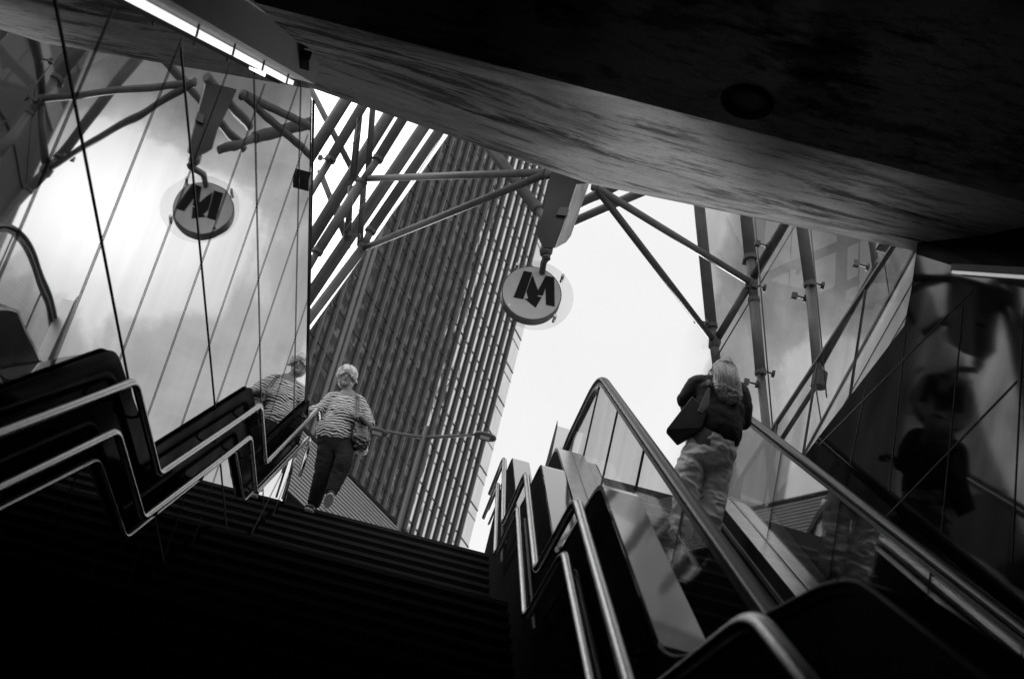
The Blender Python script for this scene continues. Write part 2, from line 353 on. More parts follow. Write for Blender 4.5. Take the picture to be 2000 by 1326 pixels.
for t in range(4):
    q = A + (B - A) * (0.3 + .2 * t); MB().bar(q + nI * .0 + Vector((.1, 0, 0)), q + nI * .1 + Vector((.1, 0, 0)), .008, .010, (1, 0, 0)).build('bracket', BLACK, lh)
# black zigzag plate with handrails
plate = empty('wall_handrail', 'double steel handrail zigzagging up the mirror wall on a black plate', 'handrail')
topl = [(3.2, 2.75), (4.5, 2.86), (4.75, 2.98), (7.02, 4.52), (8.52, 4.70), (8.75, 4.80), (11.22, 6.36), (12.6, 6.42), (12.85, 6.52), (15.0, 7.82), (15.3, 7.86)]
topl = [(0.6, 1.2)] + topl
U = [(0.3, 1.0), (3.25, 2.86), (4.55, 2.90), (7.37, 4.58), (8.67, 4.60), (11.48, 6.31), (12.73, 6.33), (15.27, 7.98), (15.6, 8.0)]
LO = [(y, z - 0.27) for y, z in U]; LO[7] = (15.27, 7.66); LO[8] = (15.48, 7.62)
BT = [(0.3, .62), (3.32, 2.45), (4.60, 2.50), (7.45, 4.18), (8.70, 4.21), (11.36, 5.86), (12.62, 5.93), (14.95, 7.42), (15.1, 7.40)]
TT = [(0.3, 1.2), (3.0, 2.86), (4.5, 2.98), (7.04, 4.58), (8.60, 4.70), (11.2, 6.32), (12.62, 6.44), (14.90, 7.90), (15.1, 7.80)]
pl = [(WL + .012, p.y, p.z) for p in rounded([(0, y, z) for y, z in TT], .14)] + [(WL + .012, p.y, p.z) for p in reversed(rounded([(0, y, z) for y, z in BT], .14))]
MB().prism(pl, (0.012, 0, 0)).build('back_plate', PLATE, plate)
def zz(prof, X, r, name, m, par, rad=.11):
    return MB().tube(rounded([(X(y) if callable(X) else X, y, z) for y, z in prof], rad, 8), r, 14).build(name, m, par, True)
zz(U, WL + .085, .021, 'upper_rail', STEEL, plate)
zz(LO + [(15.48, 7.3)], WL + .085, .021, 'lower_rail', STEEL, plate)
zz(BT + [(15.1, 6.9)], WL + .03, .011, 'plate_trim', STEEL, plate)
for i in range(len(U) - 1):
    for rail in (U, LO):
        a, b = rail[i], rail[i + 1]
        for t in ((.12, .5, .88) if i % 2 == 0 else (.25,)):
            q = Vector((WL + .085, a[0] + (b[0] - a[0]) * t, a[1] + (b[1] - a[1]) * t))
            m_ = MB(); m_.tube([q + Vector((0, 0, -.02)), q + Vector((0, 0, -.055)), q + Vector((-.03, 0, -.07)), q + Vector((-.075, 0, -.07))], .008, 8); m_.disc(q + Vector((-.075, 0, -.07)), (1, 0, 0), .026, .008, 16)
            m_.build('rail_bracket', DSTEEL, plate, True)

# ------------------------------------------------------------------ right side of the stairs: stepped parapet and rails
RU = [(0.0, 0.95), (3.30, 2.77), (4.55, 2.86), (7.42, 4.58), (8.67, 4.60), (11.48, 6.31), (12.73, 6.33), (15.30, 7.98), (16.4, 8.0)]
par = empty('parapet', 'stepped stone parapet with polished sloping top between stairs and escalator', 'parapet')
PT = [(0.0, 1.1), (3.40, 2.93), (4.7, 3.02), (7.42, 4.68), (8.75, 4.74), (11.52, 6.42), (12.8, 6.48), (15.6, 8.12), (16.5, 8.14)]
prof = rounded([(0, y, z) for y, z in PT], .22, 6)
def side_prism(prof, xf0, xf1, zb_, name, m, parent, zfun=None, bevel=0):
    vs = []; fs = []; n = len(prof)
    for p in prof:
        zbt = zfun(p.y) if zfun else zb_
        vs += [(xf0(p.y), p.y, p.z), (xf1(p.y), p.y, p.z), (xf1(p.y), p.y, zbt), (xf0(p.y), p.y, zbt)]
    for i in range(n - 1):
        a = 4 * i
        for j in range(4): fs.append((a + j, a + (j + 1) % 4, a + 4 + (j + 1) % 4, a + 4 + j))
    fs += [(3, 2, 1, 0), (4*n-4, 4*n-3, 4*n-2, 4*n-1)]
    return MB().add(vs, fs).build(name, m, parent, bevel=bevel)
DARKCLAD = dull('dark_cladding', 0.012, 0.02, 0.3)
side_prism(prof, lambda y: rxp(.60, y), lambda y: rxp(.755, y), -.1, 'wall', DARKCLAD, par)
for i in range(0, 8):      # stone copings, one per straight run
    a, b = PT[i], PT[i + 1]
cp = [Vector((0, p.y, p.z + .03)) for p in prof]
side_prism(cp, lambda y: rx(.592, y), lambda y: rx(.765, y), 0, 'coping', GRANITE, par, zfun=None) if False else None
vs = []; fs = []
for p in prof:
    vs += [(rxp(.592, p.y), p.y, p.z + .03), (rxp(.765, p.y), p.y, p.z + .03), (rxp(.765, p.y), p.y, p.z + .002), (rxp(.592, p.y), p.y, p.z + .002)]
n = len(prof); cut = max(i for i, p in enumerate(prof) if p.y < 4.9)
for nm_, m0, i0, i1 in (('coping', DARKCLAD, 0, cut), ('coping', GRANITE, cut, n - 1)):
    fs = []; v2 = vs[4*i0:4*i1+4]; k_ = i1 - i0
    for i in range(k_):
        a = 4 * i
        for j in range(4): fs.append((a + j, a + (j + 1) % 4, a + 4 + (j + 1) % 4, a + 4 + j))
    fs += [(3, 2, 1, 0), (4*k_, 4*k_+1, 4*k_+2, 4*k_+3)]
    MB().add(v2, fs).build(nm_, m0, par)
side_e = [Vector((rxp(.592, p.y), p.y, p.z + .03)) for p in prof[:cut + 1]]
MB().tube(side_e, .008, 8).build('edge_trim', DSTEEL, par, True)
rr = empty('stair_handrail', 'double round steel handrail zigzagging beside the stepped parapet', 'handrail')
zz(RU, lambda y: rx(.50, y), .024, 'upper_rail', STEEL, rr, .16)
zz([(y, z - .28) for y, z in RU], lambda y: rx(.50, y), .024, 'lower_rail', STEEL, rr, .16)
zz([(y, z - .34) for y, z in RU], lambda y: rx(.565, y), .012, 'trim_rail', DSTEEL, rr, .16)
for i in range(0, 8):
    for dz in (0, -.28):
        a, b = RU[i], RU[i + 1]
        for t in ((.25,) if i % 2 == 0 else ()):
            yq = a[0] + (b[0] - a[0]) * t; q = Vector((rx(.50, yq), yq, a[1] + (b[1] - a[1]) * t + dz))
            m_ = MB(); m_.tube([q, q + Vector((0, 0, -.05)), q + Vector((.05, 0, -.06)), q + Vector((.1, 0, -.06))], .008, 8); m_.disc(q + Vector((.09, 0, -.06)), (1, 0, 0), .026, .01, 16)
            m_.build('rail_bracket', DSTEEL, rr, True)

# ------------------------------------------------------------------ escalator
TE = 0.592
YA = 12.97
def hz(Y): return 8.0 if Y > YA else 8.0 - (YA - Y) * TE
esc = empty('escalator', 'escalator rising to the street with glass balustrades and black rubber handrails', 'escalator')
def balustrade(X, inner, lname):
    bl = bpy.data.objects.new('balustrade', None); col.objects.link(bl); bl.parent = esc
    if lname: bl['label'] = lname
    xs = lambda y: X - 0.038 * (y - YA)
    pts = [(0, 0.8, hz(.8)), (0, YA, 8.0), (0, 14.45, 8.0), (0, 14.85, 7.85), (0, 14.95, 7.5), (0, 14.8, 7.25)]
    path = rounded(pts, .5, 10); path = [Vector((xs(p.y), p.y, p.z)) for p in path]
    # handrail: flattened tube
    m_ = MB(); n = 12; vs = []; fs = []
    for i, p in enumerate(path):
        t = (path[min(i+1, len(path)-1)] - path[max(i-1, 0)]).normalized(); up = Vector((1, 0, 0)).cross(t).normalized()
        for j in range(n):
            a = 2*pi*j/n; vs.append(p + Vector((1,0,0)) * cos(a) * .040 + up * sin(a) * .024)
    for i in range(len(path)-1):
        for j in range(n): a = i*n+j; b = i*n+(j+1)%n; fs.append((a, b, b+n, a+n))
    m_.add(vs, fs).build('handrail_belt', RUBBER, bl, True)
    # light steel guide under the belt
    vs = []; fs = []
    inn = []
    for i, p in enumerate(path):
        t = (path[min(i+1, len(path)-1)] - path[max(i-1, 0)]).normalized(); up = Vector((1, 0, 0)).cross(t).normalized()
        if up.z < -0.2 and p.y < 14: up = -up
        inn.append((p, up))
    side_prism_pts = []
    for p, up in inn:
        q = p - up * .045
        vs += [q + Vector((-.022,0,.018)), q + Vector((.022,0,.018)), q + Vector((.022,0,-.012)), q + Vector((-.022,0,-.012))]
    for i in range(len(inn)-1):
        a = 4*i
        for j in range(4): fs.append((a + j, a + (j + 1) % 4, a + 4 + (j + 1) % 4, a + 4 + j))
    MB().add(vs, fs).build('handrail_guide', DSTEEL, bl)
    # glass
    gp = [p for p in path if p.z > 7.3 or p.y < 13]
    polyt = [(p.x, p.y, p.z - .06) for p in gp if p.y < 14.9]
    polyb = [(xs(14.7), 14.7, 7.15), (xs(YA + .3), YA + .3, 7.15), (xs(YA), YA, 7.12), (xs(.8), .8, hz(.8) - .80)]
    m_ = MB(); m_.prism([Vector(q) - Vector((.006,0,0)) for q in polyt + polyb], (.012, 0, 0)); gob = m_.build('glass_panel', BALGLASS if inner else BALGLASS2, bl)
    for yq in (2.2, 4.0, 5.8, 7.6, 9.4, 11.2, 12.9, 14.1):
        m_ = MB(); m_.bar((xs(yq), yq, hz(yq) - .80), (xs(yq), yq, hz(yq) - .07), .016, .006, (0, 1, 0)); m_.build('panel_joint', GAP, bl)
    return xs
xL = balustrade(0.84, True, None)
xR = balustrade(2.12, False, None)
DECK = mat('satin_deck_steel', 0.42, 0.28, 1.0, noise=0.2, nscale=8, bump=.0006, bscale=160)
def deck(x0f, x1f, dz0, th, name, m, zoff=0):
    pr = [(0, 0.6, 0), (0, YA + .25, 0), (0, 16.4, 0)]
    pts = []
    for yq in [0.6, YA - .35, YA - .15, YA + .05, YA + .25, YA + .5, 16.4]:
        z = 7.0 + 0.20 if yq >= YA + .25 else None
        base = (8.0 - (YA - yq) * TE) if yq < YA + .25 else 8.0 + .25 * TE
        zz_ = min(8.0 - (YA + .0 - yq) * TE, 8.0)
        sm = zz_ - 0.02 * (1 - min(1, abs(yq - YA) / .4))
        pts.append(Vector((0, yq, sm + dz0)))
    vs = []; fs = []
    for p in pts: vs += [(x0f(p.y), p.y, p.z), (x1f(p.y), p.y, p.z), (x1f(p.y), p.y, p.z - th), (x0f(p.y), p.y, p.z - th)]
    for i in range(len(pts) - 1):
        a = 4*i
        for j in range(4): fs.append((a + j, a + (j + 1) % 4, a + 4 + (j + 1) % 4, a + 4 + j))
    k = len(pts)*4; fs += [(3,2,1,0),(k-4,k-3,k-2,k-1)]
    return MB().add(vs, fs).build(name, m, esc)
deck(lambda y: xL(y) - .24, lambda y: xL(y) - .012, -.745, .03, 'outer_deck', DECK)
deck(lambda y: xL(y) - .235, lambda y: xL(y) - .22, -.78, 1.6, 'side_cladding', DARKCLAD)
deck(lambda y: xL(y) - .13, lambda y: xL(y) - .125, -.738, .01, 'deck_joint', BLACK)
deck(lambda y: xL(y) + .012, lambda y: xL(y) + .10, -.80, .02, 'inner_deck', DECK)
deck(lambda y: xL(y) + .10, lambda y: xL(y) + .112, -.80, .35, 'skirt_panel', DARKCLAD)
deck(lambda y: xR(y) - .15, lambda y: xR(y) - .012, -.80, .02, 'inner_deck', DECK)
deck(lambda y: xR(y) - .163, lambda y: xR(y) - .15, -.80, .35, 'skirt_panel', DARKCLAD)
deck(lambda y: xR(y) - .185, lambda y: xR(y) - .166, -.90, .03, 'skirt_brush', BLACK)
deck(lambda y: xR(y) + .012, lambda y: WR - .01, -.78, .03, 'outer_deck', DECK)
sm_ = MB(); tr_ = MB(); yq = 0.9
GROOVE = mat('grooved_step', 0.03, 0.5, 0.3)
while yq < YA - .1:
    zs = 8.0 - (YA - yq) * TE - .98
    sm_.box((xL(yq) + .12, yq, zs - .30), (xR(yq) - .19, yq + .36, zs))
    tr_.box((xL(yq) + .13, yq - .004, zs - .02), (xR(yq) - .20, yq + .014, zs + .003))
    yq += .4 / sqrt(1 + TE * TE) * 1.16
sm_.box((xL(14) + .12, YA - .1, 6.7), (xR(14) - .19, 16.5, 7.02))
steps = sm_.build('step_band', GROOVE, esc); tr_.build('step_edges', mat('step_edge', 0.12, .5), steps)
MB().prism([(xL(0) + .2, .3, -.1), (xL(0) + .2, 13.5, 6.5), (xL(0) + .2, 13.5, 5.8), (xL(0) + .2, 1.2, -.1)], (1.0, 0, 0)).build('truss_casing', BLACK, esc)

# ------------------------------------------------------------------ right wall
rw = empty('glass_wall', 'dark reflective glass wall along the right of the escalator', 'wall')
MB().prism([(WR, y, z) for y, z in [(-12, 0), (16.5, 0), (16.5, 7.12), (11.4, 7.10), (9.2, 7.04), (9.15, 7.30), (9.15, 7.70), (6.4, 6.20), (-12, 6.20)]], (0.1, 0, 0)).build('glass_cladding', DARKGLASS, rw)
def rseam(p, q, wdt=.014):
    a = onX(*p, WR - .003); b = onX(*q, WR - .003); dr = (b - a).normalized(); nr = Vector((0, -dr.z, dr.y)) * wdt / 2
    MB().prism([a - nr, b - nr, b + nr, a + nr], (.0025, 0, 0)).build('panel_joint', GAP, rw)
for p, q in (((1768,650),(1735,960)),((1880,600),(1838,1040)),((2000,600),(1975,1100)),((1985,745),(1680,1060)),((1900,565),(1600,868)),((1690,760),(1660,905))): rseam(p, q)
gp = empty('glass_parapet', 'clear glass parapet with a thin dark top rail at street level on the right', 'parapet')
MB().box((WR + .04, 9.2, 7.13), (WR + .05, 16.3, 8.1)).build('glass_panel', PARGLASS, gp)
MB().bar((WR + .045, 9.16, 8.11), (WR + .045, 16.3, 8.11), .035, .03).build('top_rail', DSTEEL, gp)
for yq in (10.6, 11.9, 13.2, 14.5, 15.8): MB().bar((WR + .045, yq, 7.12), (WR + .045, yq, 8.1), .02, .012, (0, 1, 0)).build('panel_joint', DSTEEL, gp)
gq = empty('glass_screen', 'pale enamelled screen behind the clear parapet on the right', 'screen')
a0 = onZ(1788, 490, 8.1); a1 = onZ(1600, 835, 8.1); dd = (a1 - a0).normalized(); a0 = a0 - dd * 1.0; a1 = a1 + dd * 2
MB().prism([(a0.x, a0.y, 7.1), (a1.x, a1.y, 7.1), (a1.x, a1.y, 8.08), (a0.x, a0.y, 8.08)], (.012, 0, 0)).build('enamel_panel', mat('white_enamel', .80, .35, noise=.06, nscale=1.5), gq)
for zq in (7.55, 7.8): MB().bar((a0.x - .004, a0.y, zq), (a1.x - .004, a1.y, zq), .004, .010).build('panel_joint', GAP, gq)
MB().bar((a0.x, a0.y, 8.1), (a1.x, a1.y, 8.1), .03, .035).build('top_rail', DSTEEL, gq)
ol = empty('strip_light', 'thin glowing strip light high on the dark right wall', 'light fixture')
q0 = onX(1862, 531, WR - .03); q1 = onX(2060, 545, WR - .03)
MB().bar(q0, q1, .02, .018, (1, 0, 0)).build('diffuser', mat('dim_diffuser', 0.8, .5, emit=.35), ol)
MB().bar(q0 + Vector((0, 0, .03)), q1 + Vector((0, 0, .03)), .04, .035, (1, 0, 0)).build('housing', DSTEEL, ol)
BRKT2 = dull('dull_ring', .06, .0)
# boxes and ring on the concrete
def chamf(px, py):      # point on the chamfer
    d = R(px, py); k = (8.08 - CZ) / (9.8 - CY); s = (8.08 - 9.8 * k - 1.6) / (d.z - k * d.y); return EYE + d * s
for (px, py), lab in (((597, 108), 'small black sensor box under the concrete beam near the mirror wall'), ((1727, 470), 'small black sensor box under the right end of the concrete beam')):
    q = chamf(px, py); e = empty('sensor_box', lab, 'sensor', 'sensor boxes under the beam')
    MB().box((q.x - .045, q.y - .07, q.z - .075), (q.x + .045, q.y + .05, q.z - .01)).build('case', BLACK, e, bevel=.008)
    MB().box((q.x - .02, q.y - .02, q.z - .01), (q.x + .02, q.y + .02, q.z + .02)).build('mount', DSTEEL, e)
    MB().disc((q.x, q.y - .0705, q.z - .045), (0, -1, 0), .02, .006, 20).build('lens', DARKGLASS, e)
q = onZ(1460, 196, CZ); e = empty('ceiling_lamp', 'unlit round recessed lamp in the dark concrete ceiling', 'lamp')
m_ = MB(); ring = [(.105 * cos(a * pi / 16), .105 * sin(a * pi / 16)) for a in range(33)]
m_.tube([(q.x + x, q.y + y, q.z - .01) for x, y in ring], .02, 8, False); m_.build('rim', BRKT2, e, True)
MB().disc((q.x, q.y, q.z - .004), (0, 0, -1), .09, .004, 32).build('lens', BLACK, e)


# ------------------------------------------------------------------ entrance canopy (tubular steel and glass) above the street
can = empty('entrance_canopy', 'canopy frame of grey steel tubes and tinted glass over the metro entrance', 'canopy')
def dep(Y, py=400): return None
def ctube(p, q, Yp, Yq, wpx, name='tube', m=None, ext0=0.0, ext1=0.0, n=16):
    a = onY(*p, Yp); b = onY(*q, Yq); d = b - a
    a2 = a - d * ext0; b2 = b + d * ext1
    dist = ((a + b) / 2 - EYE).dot(FWD); r = wpx / 2 / FP * dist
    MB().tube([a2, b2], r, n).build(name, m or TUBE, can, True)
    return a, b, r
def collar(p, Y, wpx, lenpx=7, ang=None, d=None):
    a = onY(*p, Y); dist = (a - EYE).dot(FWD); r = wpx / 2 / FP * dist; d = d.normalized()
    MB().tube([a - d * r * .35, a + d * r * .35], r, 16).build('collar', DSTEEL, can)
# left wing, front row of tubes with sleeves
def sleeved(segs, Y, ext0=0, ext1=0):
    """segs: list of (p, q, width px)"""
    for k, (p, q, wd) in enumerate(segs):
        a, b, r = ctube(p, q, Y, Y, wd, 'tube', TUBE, ext0 if k == 0 else 0.0, ext1 if k == len(segs) - 1 else 0.0)
    for k in range(len(segs) - 1):
        wd = max(segs[k][2], segs[k+1][2]); d = onY(*segs[k][1], Y) - onY(*segs[k][0], Y)
        collar(segs[k][1], Y, wd + 2.5, d=d)
YL = 20.0; YLB = 20.7
sleeved([((706.5,209.5),(645,312),20), ((645,312),(612,367),15)], YL, 1.5, 2.5)
sleeved([((783.5,237.5),(738,311),20), ((738,311),(706.5,356.5),15), ((706.5,356.5),(620,492),20), ((620,492),(606,517),14)], YL, 2.5, 5)
sleeved([((853.5,262),(724,451),20), ((724,451),(710,482.5),15), ((710,482.5),(607,618),19)], YL, 1.5, 1.5)
for p, q in (((675,195.5),(615.5,290)), ((759,225),(612,461.5)), ((825.5,251.5),(615.5,563))):
    ctube(p, q, YLB, YLB, 24, 'tube', DSTEEL, .6, .8)
for p, q, wd in (((727.5,216.5),(719,335.5),12), ((699.5,248),(689,346),13), ((710,363.5),(703,475.5),12), ((685,367),(678,465),12)):
    ctube(p, q, YL + .2, YL + .2, wd, 'strut', DSTEEL, .02 if p[1] > 300 else .6, .04)
for p, q in (((607,175),(695,345)), ((629,346),(676,466)), ((660,405),(676,466))): ctube(p, q, YLB + .5, YLB + .5, 12, 'strut', TUBE, .1, .05)
for p, q in (((712,395),(640,498)), ((700,262),(664,322)), ((862,268),(700,520)), ((712,500),(612,640)), ((697,240),(690,330)), ((690,372),(684,480))): ctube(p, q, YL - .3, YL - .3, 1.6, 'cable', BLACK, .1, .1, 6)
NC = onY(1066, 338, 15.2)
a, b, r = ctube((720,349),(1066,337), YL, 15.2, 14.5, 'strut', TUBE)
a, b, r = ctube((712,484),(1064,341), YL, 15.2, 14, 'strut', DSTEEL)
ctube((958.5,290),(1052,412), 17.6, 16.6, 23, 'tube', TUBE, 1.5, 0.0)
ctube((1052,412),(1078,445), 16.6, 16.5, 18, 'tube', TUBE, .0, .6)
# node plates
for p, Y, rr_ in (((1070,340), 15.2, .05), ((1161,364), 15.1, .045), ((1468,553), 17.0, .085), ((1396,668), 17.5, .085)):
    q = onY(*p, Y); m_ = MB()
    for i in range(5):
        z0 = q.z - rr_ + rr_ * 2 * i / 4
    m_.tube([q + Vector((0, 0, -rr_ * 1.3)), q + Vector((0, 0, -rr_)), q, q + Vector((0, 0, rr_)), q + Vector((0, 0, rr_ * 1.3))], [rr_ * .3, rr_ * .75, rr_ * .9, rr_ * .75, rr_ * .3], 14)
    m_.build('node', DSTEEL, can, True)
# pieces right of the bracket
ctube((1110,438),(1247,378), 17.2, 16.4, 18, 'tube', TUBE, .2, .8)
ctube((1125,402),(1172,378), 17.6, 17.2, 21, 'tube', TUBE, .3, .8)
ctube((1163,366),(1393,665), 15.1, 17.5, 14, 'strut', DSTEEL)
ctube((1163,366),(1466,552), 15.1, 17.0, 14.5, 'strut', TUBE)
# right wing
YA1, YB1, YC1, YD1 = 17.5, 17.0, 16.0, 14.6
sleeved([((1366,405),(1389.5,637),22), ((1389.5,637),(1401,718),18), ((1401,718),(1432,930),18)], YA1, 1.0, .7)
sleeved([((1457.5,422),(1465.5,503),24), ((1465.5,503),(1472.5,586),18), ((1472.5,586),(1485.5,727.5),21), ((1485.5,727.5),(1504,905),17)], YB1, 2.5, .6)
sleeved([((1567,447),(1582,556),23), ((1582,556),(1599,748),20)], YC1, 2.0, .0)
ctube((1704,473),(1711,524), YD1, YD1, 15, 'tube', TUBE, 3, .0)
ctube((1599,745),(1529,854), YC1, YB1, 10, 'strut', DSTEEL, 0, .45)
ctube((1711,520),(1604,712), YD1, YC1, 12, 'strut', DSTEEL, .05, .0)
ctube((1470,545),(1533,437), YB1, 16.2, 18, 'strut', DSTEEL, .0, .5)
ctube((1459,564),(1399,665), YB1, YA1, 15, 'strut', DSTEEL, .0, .0)
for p, q, Y in (((1551.7,443),(1406.5,686),17.0), ((1474,424),(1512,870),16.6), ((1583.7,448.6),(1613,760),15.8), ((1724,490),(1736,570),14.4), ((1594,760),(1608,850),15.8)):
    ctube(p, q, Y, Y, 3, 'glass_edge', BLACK, .3, .05, 6)
for (px_, py_), Y in (((1491,562),16.9), ((1604.5,557),15.9), ((1508,729.5),16.9), ((1497,480),16.5), ((1472,516),17.1), ((1570,582),16.1), ((1476,750),17.0), ((1692,520),14.5), ((640,312),19.9), ((700,462),19.9), ((1378,630),17.4)):
    q = onY(px_, py_, Y); m_ = MB(); m_.tube([q + Vector((-.09, 0, 0)), q + Vector((.02, 0, 0))], .013, 8); m_.tube([q + Vector((.0, 0, 0)), q + Vector((.028, 0, 0))], .045, 14); m_.box(q + Vector((-.14, -.02, -.03)), q + Vector((-.08, .03, .035)))
    m_.build('glass_clamp', BLACK, can)
ft = onY(1599, 748, YC1); MB().tube([ft + Vector((0,0,-.05)), ft + Vector((0,0,.13))], .085, 16).build('foot_collar', DSTEEL, can)
pn = Vector((0, -.85, .53)).normalized(); p00 = Vector((0, 21.9, 12.0))
def onP(px, py): d = R(px, py); return EYE + d * ((p00 - EYE).dot(pn) / d.dot(pn))
m_ = MB(); m_.prism([onP(*p) for p in ((563,703),(912,212),(1010,70),(560,-60),(330,100),(300,640))], (0, .02, -.01)); m_.build('glass_panel', mat('reflective_canopy_glass', .80, .02, 1.0, noise=.1, nscale=.8), can)
TL, BL, BR, TR = onY(1356, 300, 17.9), onY(1440, 960, 17.9), onY(1760, 1080, 15.3), onY(1830, 330, 15.0)
m_ = MB(); m_.prism([TL, BL, BR, TR], (0.01, .02, 0)); m_.build('glass_panel', CANOPYGLASS, can)

# overhead part of the canopy roof, above the sight line under the beam
for (x0, y0, z0, x1, y1, z1, r_) in ((-3.2,13.6,14.2, 3.4,13.0,14.8,.10), (-3.4,16.5,16.6, 3.6,16.0,17.0,.10), (-3.0,20,19.2, 3.6,19.4,19.6,.10), (-3.2,13.6,14.2, .4,16.3,16.8,.08), (.4,16.3,16.8, 3.4,13.0,14.8,.08), (-3.4,16.5,16.6, .6,19.7,19.4,.08), (.6,19.7,19.4, 3.6,16.0,17.0,.08), (-.2,13.3,14.5, -.1,19.8,19.3,.10)):
    MB().tube([(x0, y0, z0), (x1, y1, z1)], r_, 12).build('tube', TUBE, can, True)
for q4 in (((-3.2,13.6,14.35),(-.3,13.3,14.6),(.2,16.3,16.9),(-3.4,16.5,16.8)), ((.8,16.3,17.0),(3.6,16.0,17.2),(3.6,19.4,19.8),(.7,19.7,19.6))):
    MB().prism(q4, (0, .01, .02)).build('roof_panel', (bpy.data.materials.get('tinted_roof_panel') or mat('tinted_roof_panel', .05, .3)), can)
# concrete and steel bracket that carries the sign
BRKT = dull('shaded_bracket_steel', 0.018, 0.02, .3)  # shade on the bracket front put into a near-black colour
BRKS = mat('lit_side_plate', 0.26, 0.6, noise=0.35, nscale=3, stretch=(4, 4, .6), bump=.001, bscale=60)  # streaky, paler colour stands for the light on the bracket side
br = empty('sign_bracket', 'tapered steel box bracket hanging from the canopy above the round metro sign', 'bracket')
fr = [onY(900 + x / 3.315, 300 + y / 3.315, 14.9) for x, y in ((582,120),(712,150),(745,200),(640,520),(605,612),(528,604),(486,512),(530,388))]
bkp = [onY(900 + x / 3.315, 300 + y / 3.315, 15.35) for x, y in ((640,125),(770,160),(822,195),(702,535),(672,576),(600,604),(560,520),(600,392))]
MB().add(fr + bkp, [tuple(range(7, -1, -1)), tuple(range(8, 16))] + [(i, (i + 1) % 8, 8 + (i + 1) % 8, 8 + i) for i in range(8)]).build('box_beam', BRKT, br)
sv = [fr[2], fr[3], fr[4], bkp[4], bkp[3], bkp[2]]; MB().prism([p + Vector((.004, -.004, 0)) for p in sv], (.012, -.008, 0)).build('side_plate', BRKS, br)
rc = [onY(900 + x / 3.315, 300 + y / 3.315, 14.86) for x, y in ((640,345),(700,350),(685,402),(620,395))]
MB().prism(rc, (0, .03, 0)).build('access_hatch', BLACK, br)
q = onY(1066, 492, 14.98); MB().tube([q + Vector((0, 0, .09)), q + Vector((0, 0, .0)), q + Vector((0, 0, -.05))], [.065, .07, .05], 20).build('end_socket', DSTEEL, br, True)
MB().tube([onY(1066, 497, 14.98), onY(1067, 507, 14.98)], .045, 18).build('end_cap', BLACK, br, True)

# metro sign
sg = empty('metro_sign', 'round hanging metro sign with a dark arrowed M inside a clear glass ring', 'sign')
SY = 16.0
sc_ = onY(1038, 574, SY)
so = onY(1046, 572, SY)
dpx = (sc_ - EYE).dot(FWD) / FP
MB().disc((sc_.x, SY - .02, sc_.z), (0, 1, 0), 59.0 * dpx, .13, 64).build('sign_box', mat('sign_rim', 0.02, .4), sg)
FACE = mat('sign_face', 0.27, 0.5, spec=.3, noise=.12, nscale=4)
MB().disc((sc_.x, SY - .026, sc_.z), (0, 1, 0), 57.0 * dpx, .006, 64).build('sign_face', FACE, sg)
MB().disc((so.x, SY + .05, so.z), (0, 1, 0), 76.0 * dpx, .012, 72).build('glass_ring', clear_glass('ring_glass', .93, .05, .5), sg)
LET = mat('sign_letter', 0.006, .8, spec=.1)
Mpoly = [[(408,760),(463,770),(404,943),(341,931)],
         [(463,785),(500,885),(497,925),(524,930),(484,998),(410,938),(436,940),(425,893)],
         [(550,792),(605,801),(608,991),(551,979),(549,868),(531,920),(498,918),(496,893)]]
for poly_ in Mpoly:
    pts = [onY(900 + x / 3.315, 300 + y / 3.315, SY - .028) for x, y in poly_]
    MB().prism(pts, (0, -.003, 0)).build('letter', LET, sg)
for x, y in ((365,722),(660,795),(313,987),(610,1055)):
    q = onY(900 + x / 3.315, 300 + y / 3.315, SY); m_ = MB(); m_.tube([(q.x, SY - .03, q.z), (q.x, SY + .13, q.z)], .018, 12); m_.build('standoff_bolt', STEEL, sg, True)
MB().tube([onY(1067, 505, 14.98), onY(1062, 512, 15.6), (sc_.x + .06, SY + .1, sc_.z + 55 * dpx)], .035, 14).build('hanger', DSTEEL, sg, True)

# ------------------------------------------------------------------ office tower with vertical fins
tw = empty('office_tower', 'tall dark office tower with dense vertical fins rising behind the stairs', 'building')
AZT = radians(22.5); dT = Vector((sin(AZT), cos(AZT), 0)); nT = Vector((cos(AZT), -sin(AZT), 0))
CO = Vector((0.9, 145.0, STREET)); HT = 190.0; LT = 48.0
FAC = mat('tower_glass', 0.012, 0.04, 0.0, 2.1, noise=.4, nscale=.35, bump=.03, bscale=.4, bstretch=(1, 1, .5))
FIN = mat('anodised_fin', 0.14, 0.5, noise=.12, nscale=.8)
DFIN = mat('dark_mullion', 0.015, 0.6)
def tprism(l0, l1, n0, n1, z0, z1, mb=None):
    a = CO - dT * l0; b = CO - dT * l1
    return (mb or MB()).prism([a + nT * n0 + Vector((0,0,z0)), b + nT * n0 + Vector((0,0,z0)), b + nT * n1 + Vector((0,0,z0)), a + nT * n1 + Vector((0,0,z0))], (0, 0, z1 - z0))
tprism(0, LT, -7, 0, 0, HT).build('glass_facade', FAC, tw)
SP = 1.72; kfin = int(LT / SP)
for k in range(1, kfin):
    l = 3.0 + (k - 1) * SP
    if l > LT - 1: break
    if k in (19, 20):
        continue
    tprism(l - .12, l, .0, .26, 0, HT).build('fin', FIN, tw)
    tprism(l - .42, l - .122, .0, .05, 0, HT).build('mullion', DFIN, tw)
l = 3.0 + 18.5 * SP
for o in (-.75, .15): tprism(l + o, l + o + .55, .0, .12, 0, HT).build('mullion', FIN, tw)
fh = 3.7
for k in range(int(HT / fh)):
    z = k * fh
    m_ = MB(); tprism(0.02, LT, .001, .03, z, z + .07, m_); tprism(.02, LT, .001, .05, z + 1.0, z + 1.12, m_); m_.build('floor_joint', DFIN, tw)
